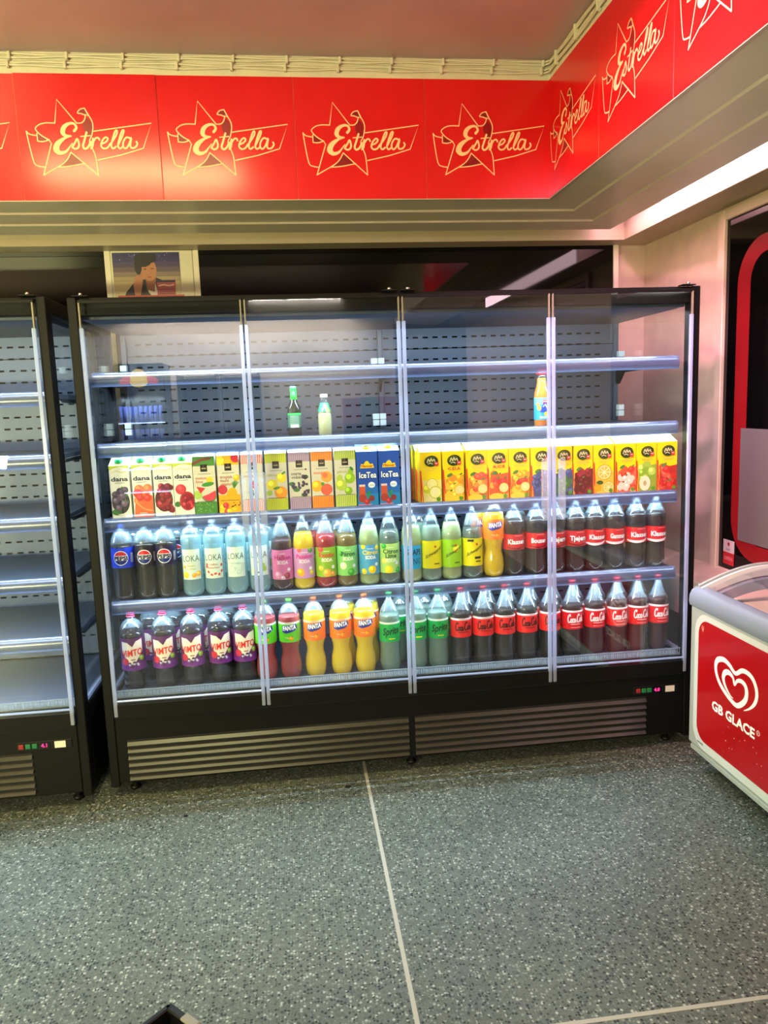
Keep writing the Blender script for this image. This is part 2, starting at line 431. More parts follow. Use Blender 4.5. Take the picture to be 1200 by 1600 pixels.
# ------------------------------------------------------------------ room
FX, FY, FZB, FZT = 2.118, .5257, 2.549, 3.073      # corner of the red sign band
BW, RW, CZ = 1.36, 2.998, 3.165                     # back wall, right wall, ceiling
X0, Y0 = -4.2, -6.2

struct('floor', MB().box(X0, RW+.1, Y0, BW+.1, -.1, 0, M['floor']))
struct('trim_1', MB().box(1.070, 1.083, Y0, BW, 0, .0012, M['strip']))
struct('trim_2', MB().box(X0, RW, -1.462, -1.449, 0, .0011, M['strip']))
struct('ceiling', MB().box(X0, RW+.1, Y0, BW+.1, CZ, CZ+.1, M['ceil']))
b = MB(); b.box(X0, RW+.1, BW, BW+.1, 0, CZ, M['wall']); struct('wall_back', b)
b = MB(); b.box(RW, RW+.1, Y0, BW, 0, CZ, M['wall']); struct('wall_right', b)
struct('wall_left', MB().box(X0-.1, X0, Y0, BW+.1, 0, CZ, M['cream']))
struct('wall_front', MB().box(X0-.1, RW+.1, Y0-.1, Y0, 0, CZ, M['cream']))
# L-shaped soffit, mitred in the corner
def lstrip(mb, prof, m):
    for (k0, z0), (k1, z1) in zip(prof[:-1], prof[1:]):
        a = [(X0, FY+k0, z0), (FX+k0, FY+k0, z0), (FX+k0, Y0, z0)]; c = [(X0, FY+k1, z1), (FX+k1, FY+k1, z1), (FX+k1, Y0, z1)]
        mb.add([a[0], a[1], a[2], c[0], c[1], c[2]], [(0, 1, 4, 3), (1, 2, 5, 4)], m)
b = MB()
lstrip(b, [(.010, CZ), (.010, 2.548), (.186, 2.545)], M['soffit'])
lstrip(b, [(.194, 2.537), (.356, 2.533)], M['soffit'])
lstrip(b, [(.364, 2.525), (.530, 2.520), (.530, 2.66)], M['soffit'])
lstrip(b, [(.530, 2.66), (.68, 2.66), (.68, 2.494), (RW-FX, 2.490)], mat('soffit_darkened', (178, 162, 136), .42, noise=.05, nscale=6))  # soffit colour darkened on the beam so it looks less lit
lstrip(b, [(.186, 2.545), (.194, 2.537)], M['ridge']); lstrip(b, [(.356, 2.533), (.364, 2.525)], M['ridge'])
struct('trim_3', b)
b = MB(); lstrip(b, [(.002, CZ), (.002, FZT-.004), (.011, FZT-.004)], M['cream']); struct('trim_4', b)
b = MB(); lstrip(b, [(-.006, 2.546), (.012, 2.546)], M['ridge']); lstrip(b, [(-.006, 2.551), (-.006, 2.546)], M['ridge']); struct('trim_5', b)

# black windows high on the back wall, cream post between them
def window(name, x0, x1, z0, z1):
    b = MB(); y = BW
    b.box(x0, x1, y-.02, y+.002, z0, z1, M['blkgl'])
    for (a, c, d, e) in ((x0-.03, x0, z0-.03, z1), (x1, x1+.03, z0-.03, z1), (x0-.03, x1+.03, z0-.03, z0)): b.box(a, c, y-.03, y+.001, d, e, M['soffit'])
    struct(name, b)
window('window_1', X0+.1, -.142, .95, 2.49); window('window_2', .366, 2.790, .95, 2.49)
b = MB(); b.box(-.11, .335, BW-.035, BW, .9, 2.49, M['cream'], .004); struct('trim_6', b)

# window in the right wall with a red rounded band on dark glass
b = MB()
wy0, wy1, wz0, wz1 = -1.9, .458, .715, 2.425
b.box(RW-.012, RW+.003, wy0, wy1, wz0, wz1, M['blkgl'])
b.box(RW-.03, RW, wy1, wy1+.055, wz0-.05, wz1+.05, M['wall'], .004)
b.box(RW-.03, RW, wy0-.05, wy1, wz0-.045, wz0, M['wall'], .004)
b.box(RW-.03, RW, wy0-.05, wy1, wz1, wz1+.05, M['wall'], .004)
struct('window_3', b)
b = MB(); b.box(2.72, RW-.001, -.20, BW-.001, .50, .705, M['wall'], .006); struct('trim_7', b)   # ledge under the window

def band():
    b = MB(); X = RW-.0135; pts_o = []; pts_i = []
    yo, yi, zo, zi, zbo, zbi = .357, .253, 2.302, 2.225, .79, .875
    R1, R2 = .20, .12
    path_o = [( -1.8, zo)]+[(yo-R1+R1*math.sin(a), zo-R1+R1*math.cos(a)) for a in [i*PI/16 for i in range(9)]]
    path_o += [(yo-R1+R1*math.cos(a), zbo+R1-R1*math.sin(a)) for a in [i*PI/16 for i in range(9)]]+[(-1.8, zbo)]
    path_i = [(-1.8, zi)]+[(yi-R2+R2*math.sin(a), zi-R2+R2*math.cos(a)) for a in [i*PI/16 for i in range(9)]]
    path_i += [(yi-R2+R2*math.cos(a), zbi+R2-R2*math.sin(a)) for a in [i*PI/16 for i in range(9)]]+[(-1.8, zbi)]
    vs_ = [(X, y, z) for y, z in path_o]+[(X, y, z) for y, z in path_i]; n = len(path_o)
    b.add(vs_, [[i, i+1, n+i+1, n+i] for i in range(n-1)], mat('red_vinyl', (122, 14, 20), .35))
    return b
t = band().build('window_decal'); tag(t, 'red rounded vinyl band stuck around the dark window on the right', 'window sticker')
b = MB(); b.box(RW-.0165, RW-.0145, -1.8, .29, .88, 1.428, mat('frosted_film', (92, 84, 86), .55)); tag(b.build('window_film'), 'grey frosted film on the lower half of the right window', 'window film')
t = thing('door_sticker', 'small white and red sticker at the bottom corner of the right window', 'sticker', (RW-.014, .365, .74))
b = MB(); b.box(-.0015, 0, -.047, .047, .062, .125, P((190, 180, 176))); b.box(-.0015, 0, -.047, .047, 0, .062, P((170, 30, 36)))
a = Art(b, flatmap((-.0017, .047, 0), (0, -1, 0), (0, 0, 1), (-1, 0, 0))); a.disc(.047, .105, .010, P((150, 20, 30))); a.text('OPEN', .047, .022, .020, P((220, 150, 150)), 3)
a.text('kort', .047, .072, .014, P((120, 60, 60)), 3)
b.build('print', t)
# poster on the cream post
def poster():
    t = thing('poster', 'poster of a dark-haired person holding a bag of crisps, above the big fridge', 'poster', (-.098, BW-.037, 2.02))
    Wp, Hp = .360, .459
    b = MB(); b.box(0, Wp, -.002, 0, 0, Hp, P((176, 164, 132)))
    a = Art(b, flatmap((0, -.0022, 0), (1, 0, 0), (0, 0, 1), (0, -1, 0)), .0004, (0, Wp, 0, Hp))
    top = [(44, 38, 92), (52, 46, 98), (70, 58, 96), (96, 78, 92), (128, 108, 98), (160, 142, 110), (184, 168, 124), (196, 182, 136)]
    for i, c in enumerate(top): a.rect(0, Wp, Hp-(i+1)*.026, Hp-i*.026, P(c), 1)
    a.rect(0, Wp, 0, Hp-8*.026, P((200, 188, 146)), 1)
    for k in range(26): a.disc(random.uniform(.01, Wp-.01), Hp-random.uniform(.005, .06), random.uniform(.0015, .0045), P(random.choice([(110, 100, 170), (70, 60, 130), (150, 140, 200)])), 2, n=8)
    skin, sk2, hair, jk = P((176, 118, 84)), P((146, 90, 62)), P((22, 16, 16)), P((30, 28, 32))
    s = Wp/545; U = lambda x: (x-325)*s; V = lambda y: Hp-(y-80)*s
    a.poly([(U(x), V(y)) for x, y in ((390, 465), (420, 400), (480, 330), (560, 300), (660, 280), (730, 310), (800, 360), (830, 465), (830, 690), (370, 690))], jk, 3)
    a.poly([(U(x), V(y)) for x, y in ((590, 330), (600, 400), (640, 450), (680, 440), (660, 320))], P((220, 212, 206)), 4)
    a.poly([(U(x), V(y)) for x, y in ((585, 290), (590, 380), (650, 400), (670, 280))], sk2, 5)
    a.disc(U(612), V(215), 66*s, skin, 6, 98*s, 20, rot=.12)
    a.disc(U(575), V(140), 72*s, hair, 7, 58*s, 18); a.disc(U(530), V(190), 30*s, hair, 7.6, 70*s, 14); a.disc(U(640), V(125), 42*s, hair, 8.2, 40*s, 14)
    a.disc(U(585), V(216), 13*s, hair, 8, 4*s, 8); a.disc(U(645), V(212), 13*s, hair, 8, 4*s, 8); a.stroke([(U(622), V(215)), (U(630), V(250)), (U(615), V(255))], .0015, sk2, 8)
    a.disc(U(618), V(280), 18*s, P((130, 60, 54)), 8, 5*s, 8)
    a.poly([(U(x), V(y)) for x, y in ((490, 440), (480, 330), (520, 280), (562, 290), (556, 340), (530, 440))], skin, 9)
    for dx, dy, rr in ((505, 300, .5), (522, 285, .6), (540, 280, .7), (556, 275, .4)): a.disc(U(dx), V(dy), 9*s, skin, 10, 24*s, 10, rot=rr)
    a.poly([(U(x), V(y)) for x, y in ((672, 310), (828, 302), (822, 470), (672, 470))], P((176, 84, 84)), 10)
    a.rect(U(672), U(826), V(325), V(306), P((50, 36, 60)), 11); a.stroke([(U(690), V(352)), (U(730), V(345)), (U(770), V(352)), (U(810), V(345))], .008, P((230, 190, 180)), 12)
    for yy in (380, 396, 412): a.rect(U(685), U(815), V(yy+5), V(yy), P((90, 44, 60)), 12)
    a.rect(U(350), U(895), V(441), V(427), P((190, 74, 66)), 12)
    b.build('print', t)
poster()

# ------------------------------------------------------------------ red sign band
LU = lambda x: .036+(x-68)*.000502
LV = lambda x, y: .418-(y-38)*.000486+(x-345)*.000004
def logo_mesh(parent, left_cut=None):
    b = MB(); fn = flatmap((0, -.0093, 0), (1, 0, 0), (0, 0, 1), (0, -1, 0)); a = Art(b, fn, .0003); a.st = .0004
    T = lambda pts: [(LU(x), LV(x, y)) for x, y in pts]
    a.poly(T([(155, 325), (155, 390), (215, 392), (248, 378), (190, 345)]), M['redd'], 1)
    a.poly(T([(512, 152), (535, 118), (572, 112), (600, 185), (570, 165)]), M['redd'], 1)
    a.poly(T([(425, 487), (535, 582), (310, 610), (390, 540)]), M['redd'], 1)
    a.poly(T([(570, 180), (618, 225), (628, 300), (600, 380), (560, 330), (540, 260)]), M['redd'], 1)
    w_ = .0048; c = M['logo']
    S = lambda pts, sm=4, l=2: a.stroke(T(pts), w_, c, l, sm)
    S([(250, 378), (195, 345), (155, 305), (147, 278), (185, 248), (240, 236), (312, 238)])
    S([(312, 238), (345, 38), (495, 238)], 1)
    S([(495, 238), (535, 236), (562, 212), (575, 172)])
    S([(575, 172), (540, 158), (510, 152), (532, 122), (572, 112)]); S([(572, 112), (600, 178), (575, 165)], 1)
    S([(572, 112), (600, 170), (625, 220), (630, 270), (615, 340), (590, 395), (612, 460), (632, 530), (642, 685)])
    S([(642, 685), (425, 485)], 1); S([(425, 485), (390, 545), (340, 590), (250, 640), (178, 680)])
    S([(178, 680), (268, 410), (250, 378)], 1); S([(155, 320), (155, 390)], 1); S([(155, 390), (195, 394), (225, 388), (250, 378)])
    S([(68, 305), (92, 330), (145, 342)]); S([(68, 305), (85, 440), (110, 575), (145, 602), (195, 612)])
    S([(300, 612), (400, 606), (535, 582)]); S([(628, 308), (1130, 240), (1045, 455), (850, 512), (645, 555)], 1)
    E_ = [(470, 305, 26), (490, 275, 22), (470, 243, 20), (425, 245, 26), (385, 275, 40), (372, 318, 42), (395, 345, 26), (440, 348, 12)]
    a.stroke(T([(x, y) for x, y, _ in E_]), [v*.00048 for *_, v in E_], c, 4, 5)
    E_ = [(440, 348, 12), (385, 365, 22), (325, 410, 46), (305, 460, 56), (335, 492, 36), (385, 480, 22), (420, 440, 12), (445, 410, 8)]
    a.stroke(T([(x, y) for x, y, _ in E_]), [v*.00048 for *_, v in E_], c, 4, 5)
    for pts, wd in (([(440, 445), (470, 400), (488, 372), (500, 415), (492, 445), (465, 458), (445, 446)], 17),
                    ([(572, 318), (545, 395), (532, 435), (548, 458), (578, 440), (600, 400)], 19), ([(520, 352), (600, 345)], 10),
                    ([(600, 455), (625, 365), (615, 430), (600, 455)], 18), ([(618, 405), (645, 368), (668, 365), (676, 382)], 16),
                    ([(692, 415), (728, 400), (748, 372), (728, 360), (698, 392), (686, 432), (706, 456), (740, 448), (765, 415)], 16),
                    ([(765, 420), (820, 345), (832, 305), (815, 310), (785, 385), (772, 435), (786, 456), (812, 440)], 16),
                    ([(835, 420), (876, 345), (890, 303), (873, 308), (842, 385), (830, 435), (845, 456), (872, 440)], 16),
                    ([(938, 368), (905, 362), (878, 400), (874, 440), (892, 456), (920, 430), (950, 362), (936, 425), (944, 452), (975, 448), (996, 420), (990, 398)], 16)):
        a.stroke(T(pts), wd*.00048, c, 4, 4)
    return b.build('logo', parent)
def sign(name, label, loc, rz, proto=None, W_=.6):
    t = thing(name, label, 'sign', loc, None, rz)
    if proto is None:
        b = MB(); b.box(.0012, W_-.0012, -.009, 0, 0, FZT-FZB, M['red'], .001); b.build('panel', t)
        b = MB(); b.box(-.0012, .0012, -.0055, 0, 0, FZT-FZB, mat('seam', (226, 120, 96), .5)); b.build('seam', t)
        logo_mesh(t)
    else:
        for ch in proto.children: c = ch.copy(); COL.objects.link(c); c.parent = t
    return t
ords = ['rightmost', 'second from right', 'third from right', 'fourth from right', 'leftmost whole']
sgn = None
for k in range(7):
    lab = ('red wall panel with a cream star logo, %s on the back band' % ords[k]) if k < 5 else ('red wall panel cut off by the left edge of the photo' if k == 5 else 'red wall panel on the back band outside the left edge')
    if k == 6: break
    s_ = sign('sign_panel', lab, (FX-(k+1)*.6, FY, FZB), 0, sgn); sgn = sgn or s_
    if k >= 3: s_.rotation_euler.x = math.radians(.5 if k == 3 else -.4)
for k in range(3):
    sign('sign_panel', 'red star-logo panel on the right band, %s' % ['next to the corner', 'second from the corner', 'cut by the top edge of the photo'][k], (FX, FY-k*.6, FZB), -PI/2, sgn)

# cables with clips along the top
def cables():
    t = thing('cable_run', 'cream cables clipped under the ceiling above the red panels, turning the corner', 'cables', (0, 0, 0))
    rnd = random.Random(2)
    for q, z in enumerate((3.152, 3.139, 3.118, 3.104)):
        off = .006+.004*(q % 2); pts = []
        x = X0+.1
        while x < FX-.05:
            pts.append((x, FY-off, z+.0035*math.sin(x*13+q*1.7)+rnd.uniform(-.0012, .0012))); x += .055
        pts += [(FX-.03, FY-off, z), (FX-off, FY-.03, z)]
        y = FY-.08
        while y > -3.5:
            pts.append((FX-off, y, z+.0035*math.sin(y*13+q))); y -= .055
        MB().tube(pts, .0052, M['cream'], 6).build('cable', t)
    for i in range(-6, 10):
        for dz in (3.146, 3.111):
            x = -.06+i*.237+(.01 if dz > 3.12 else 0)
            if x < FX-.03: MB().box(x-.006, x+.006, FY-.020, FY+.001, dz-.017, dz+.013, M['cream'], .002).build('cable_clip', t)
    for i in range(6):
        y = FY-.12-i*.237
        MB().box(FX-.020, FX+.001, y-.006, y+.006, 3.095, 3.158, M['cream'], .002).build('cable_clip', t)
cables()
# ceiling lamps (above and behind the camera's view) and the light box in the right-hand recess
for i, (x, y, z, sx, sy, p, c) in enumerate(LAMPS):
    t = thing('ceiling_lamp', ['warm tube lamp on the ceiling near the red panels', 'tube lamp hanging by the front wall', 'added wash lamp under the bulkhead by the front wall'][i], 'lamp', (x, y, z))
    b = MB(); b.box(-sx/2-.03, sx/2+.03, -sy/2-.02, sy/2+.02, .004, .03, M['frzw'], .004)
    for q in (-sx*.35, sx*.35):
        if 2.7 < z < 2.8: b.box(q-.004, q+.004, -.004, .004, .03, CZ-z, M['screw'])
    b.build('housing', t)
    area('lamp_light', (0, 0, -.002), sx, sy, p, c, (0, 0, 0), t)
t = thing('light_box', 'long glowing pinkish white light strip in the right-hand soffit recess', 'light', (2.790, -2.2, 2.50))
b = MB(); b.box(-.006, .006, -2.2, 2.93, .0, .15, M['pinkbox']); b.build('diffuser', t)
b = MB(); b.tube([(-.115, 2.05, .145), (-.115, 3.30, .145)], .012, M['frzw'], 8); b.build('recess_tube', t); area('recess_light', (-.113, 2.70, .128), .03, 1.2, LIGHTS['recess'], (1, .50, .72), (0, 0, 0), t)
b = MB(); b.box(.0065, .008, -2.2, 2.95, -.004, .155, M['frzw']); b.build('housing', t)

def fill_lamp(lab, loc, rot, sx, sy, p, c, spread=None):
    t = thing('added_fill_lamp', lab, 'lamp', loc); t.rotation_euler = rot
    MB().box(-sx/2-.02, sx/2+.02, -sy/2-.02, sy/2+.02, .004, .05, M['frzw'], .004).build('housing', t)
    area('lamp_light', (0, 0, -.002), sx, sy, p, c, (0, 0, 0), t, spread)
fill_lamp('added warm fill lamp far left behind the camera', (-2.5, -4.5, 1.2), Vector((-.3, .9, .3)).to_track_quat('-Z', 'Y').to_euler(), 1.6, .12, LIGHTS['side'], WARM)  # unseen fill light added to brighten the soffit underside
fill_lamp('added pink fill lamp angled towards the right-hand wall', (1.2, -1.6, 3.04), Vector((1.8, 2.05, -1.75)).to_track_quat('-Z', 'Y').to_euler(), .5, .08, LIGHTS['pink'], (1, .45, .62), math.radians(62))  # unseen fill light added to tint the right-hand wall pink

# ------------------------------------------------------------------ refrigerated display cabinet
WF, HF = 2.58, 2.053
DOORX = [.040, .6657, 1.2923, 1.9189, 2.545]
def cabinet(label, loc, shelf_z, seg_doors, left):
    t = thing('display_refrigerator', label, 'refrigerator', loc)
    for side, x in (('l', 0), ('r', WF-.036)):
        b = MB(); b.box(x, x+.036, -.03, .035, .045, HF, M['blk'], .003)
        b.box(x, x+.036, .035, .86, .045, .42, M['blk'], .003); b.box(x, x+.036, .78, .86, .42, HF, M['blk'], .003); b.box(x, x+.036, .035, .78, 1.99, HF-.001, M['blk'], .003)
        b.build('side_frame', t)
        xc = x+(.012 if side == 'l' else .018)
        g = MB(); g.box(xc, xc+.006, .035, .78, .42, 1.99, M['glass']); g = g.build('side_glass', t); 
        e = MB(); e.box(xc-.003, xc+.009, .036, .048, .421, 1.985, M['edge']); e.build('edge_strip', g)
        e = MB(); e.box(xc-.003, xc+.009, .048, .775, .421, .436, M['edge']); e.build('edge_strip', g)
    b = MB(); b.box(.036, WF-.036, -.012, .035, 1.985, HF, M['blk'], .003); b.box(.036, WF-.036, .035, .86, 2.0, HF-.002, M['blk']); b.build('header', t)
    b = MB(); b.box(.036, WF-.036, .035, .76, 1.975, 1.998, M['inner']); b.build('canopy', t)
    # back panel with rows of slots
    b = MB(); b.box(.036, WF-.036, .72, .86, .42, 1.975, M['inner'])
    z = 1.93
    while z > .48:
        x = .10
        while x < WF-.12:
            if not (1.275 < x < 1.31): b.box(x, x+.027, .7188, .721, z-.0042, z+.0042, M['slot'])
            x += .0505
        z -= .0545
    for x in (.036, 1.28, WF-.060): b.box(x, x+.024, .700, .720, .43, 1.97, M['inner'], .002)
    b.box(.036, WF-.036, .7170, .7205, 1.873, 1.876, M['slot'])
    b.build('back_panel', t)
    for x, nc in ((.045, 1), (1.235, 2), (WF-.078, 1)):
        for z, n in ((1.80, 1), (1.50, 2)):
            for i in range(nc):
                for j in range(n): MB().box(x+i*.034, x+i*.034+.031, .60, .63, z+j*.031, z+j*.031+.028, M['clip'], .002).build('shelf_clip', t)
    # well and front
    b = MB(); b.box(.036, WF-.036, .045, .72, .20, .414, M['inner']); b.box(.036, WF-.036, -.010, .045, .315, .425, M['blk']); b.build('well', t)
    b = MB(); b.box(.04, WF-.04, .000, .055, .424, .430, M['comb'])
    x = .045
    while x < WF-.045: b.box(x, x+.004, .004, .006, .43, .455, M['comb']); x += .010
    b.box(.04, WF-.04, .002, .008, .452, .457, M['comb']); b.build('air_grille', t)
    b = MB(); b.box(.036, WF-.036, -.030, .02, .062, .348, M['blk'], .004); b.build('kick_panel', t)
    b = MB(); b.box(.036, WF-.036, .02, .8, .06, .20, M['blk2']); b.build('chassis', t)
    for (x0, x1) in ((.082, 1.272), (1.300, 2.36)):
        g = MB(); g.box(x0, x1, -.0315, -.0298, .073, .252, M['dark']); g = g.build('vent_grille', t)
        for i in range(6):
            z = .078+i*.0305
            s_ = MB(); s_.add([(x0, -.044, z), (x1, -.044, z), (x1, -.0325, z+.0125), (x0, -.0325, z+.0125), (x0, -.031, z), (x1, -.031, z), (x1, -.031, z+.0125), (x0, -.031, z+.0125)],
                              [(0, 1, 2, 3), (4, 7, 6, 5), (0, 4, 5, 1), (3, 2, 6, 7), (0, 3, 7, 4), (1, 5, 6, 2)], M['slat']); s_.build('slat', g)
    b = MB(); b.box(2.300, 2.52, -.034, -.029, .262, .300, M['blk2'], .002); cp = b.build('control_panel', t)
    for i, m in enumerate((M['rsw'], M['grn'], M['grn'])): MB().box(2.312+i*.026, 2.333+i*.026, -.040, -.034, .272, .292, m, .002).build('switch', cp)
    b = MB(); b.box(2.392, 2.434, -.0355, -.034, .268, .296, M['blkgl']); a = Art(b, flatmap((0, -.0357, 0), (1, 0, 0), (0, 0, 1), (0, -1, 0))); a.text('4.1' if left else '4.0', 2.411, .274, .016, M['redled'], 1, .02); b.build('display', cp)
    b = MB(); b.box(2.452, 2.495, -.0355, -.034, .267, .295, M['lab']); b.build('sticker', cp)
    for x in (.06, .085, 1.24, 1.27, 1.315, 1.34, 2.50, 2.525):
        MB().lathe([(.006, -.004), (.006, 0), (.003, .003)], M['screw'], 10, (x, -.022, .352)).build('hinge_screw', t)
    for x in (.08, 1.29, 2.50):
        for y in (.05, .78): MB().lathe([(.022, 0), (.022, .012), (.012, .015), (.012, .066)], M['blk2'], 12, (x, y, 0)).build('foot', t)
    # shelves
    for z in shelf_z:
        s_ = MB(); s_.box(.045, WF-.045, .075, .66, z-.022, z-.002, M['shelf'], .002); s_ = s_.build('shelf', t)
        r_ = MB(); y0 = .050
        pr = [(y0+.022, z+.006), (y0+.010, z+.004), (y0, z-.008), (y0-.004, z-.030), (y0+.002, z-.050), (y0+.010, z-.052)]
        n = len(pr); xs = (.046, WF-.046)
        r_.add([(x, y, zz) for x in xs for y, zz in pr], [[i, i+1, n+i+1, n+i] for i in range(n-1)], M['rail'], True); r_.build('price_rail', s_)
        l_ = MB(); l_.tube([(x, y0+.014, z-.0085) for x in (.05, 1.28)], .0032, M['led'], 8); l_.tube([(x, y0+.014, z-.0085) for x in (1.30, WF-.05)], .0032, M['led'], 8); l_.build('led_strip', s_)
        for x in (.045, 1.283, WF-.049):
            br = MB(); br.add([(x+d, y, zz) for d in (0, .004) for y, zz in ((.20, z-.024), (.70, z-.024), (.70, z-.10), (.66, z-.10), (.60, z-.045), (.24, z-.038))], [(0, 1, 2, 3, 4, 5), (11, 10, 9, 8, 7, 6)]+[(i, (i+1) % 6+0, (i+1) % 6+6, i+6) for i in range(6)], M['blk']); br.build('bracket', s_)
        area('shelf_light', (WF/2, .092, z-.028), WF-.12, .022, LIGHTS['shelf'], COOL, (math.radians(14), 0, 0), t)
    area('canopy_light', (WF/2, .085, 1.970), WF-.12, .03, LIGHTS['canopy'], COOL, (math.radians(12), 0, 0), t)
    # doors
    for i in range(4):
        x0, x1 = DOORX[i]+.003, DOORX[i+1]-.003
        d = MB(); d.box(x0, x1, -.046, -.040, .362, 2.035, M['glass']); d = d.build('door', t)
        d.rotation_euler.z = 0
        for x, z0 in ((x0, .362), (x1-.015, .362)): MB().box(x, x+.015, -.050, -.036, z0, 1.935, M['edge'], .002).build('edge_strip', d)
        for x in (x0, x1-.010): MB().box(x+.002, x+.008, -.049, -.037, 1.935, 2.03, mat('gasket', (120, 112, 96), .4), .001).build('gasket', d)
        MB().box(x0, x1, -.048, -.038, 2.027, 2.040, M['blk'], .001).build('top_rail', d)
        MB().box(x0, x1, -.0475, -.0385, .352, .412, M['blk'], .001).build('bottom_rail', d)
        MB().box(x0+.012, x1-.012, -.049, -.0375, .425, .431, M['edge'], .001).build('bottom_strip', d)
        hx = x1-.047 if i in (0, 2) else x0+.021
        pts = [(hx+.013+.013*math.cos(a)*1, 1.34+.013*math.sin(a)) for a in [k*PI/8 for k in range(9)]]+[(hx+.013+.013*math.cos(a), 1.105+.013*math.sin(a)) for a in [PI+k*PI/8 for k in range(9)]]
        h = MB(); n = len(pts); h.add([(x, y, z) for y in (-.078, -.058) for x, z in pts], [list(range(n)), [n+k for k in range(n)][::-1]]+[[k, (k+1) % n, n+(k+1) % n, n+k] for k in range(n)], M['handle'])
        h.box(hx+.006, hx+.020, -.058, -.047, 1.31, 1.325, M['handle']); h.box(hx+.006, hx+.020, -.058, -.047, 1.12, 1.135, M['handle']); h.build('handle', d)
    for x in (.055, 1.250, 1.325, 2.52):
        h = MB(); h.box(x-.030, x+.030, -.048, -.005, HF+.001, HF+.005, M['blk2'], .001); h.lathe([(.008, 0), (.008, .008), (.004, .011)], M['screw'], 10, (x, -.035, HF+.004)); h.build('hinge', t)
    return t
FR = cabinet('large black refrigerated display cabinet with four glass doors full of drinks', (0, 0, 0), [1.765, 1.48, 1.172, .820], None, False)
FL = cabinet('empty black refrigerated display cabinet with five bare shelves at the left edge', (-.065-WF, -.045, 0), [1.697, 1.45, 1.199, .948, .699], None, True)

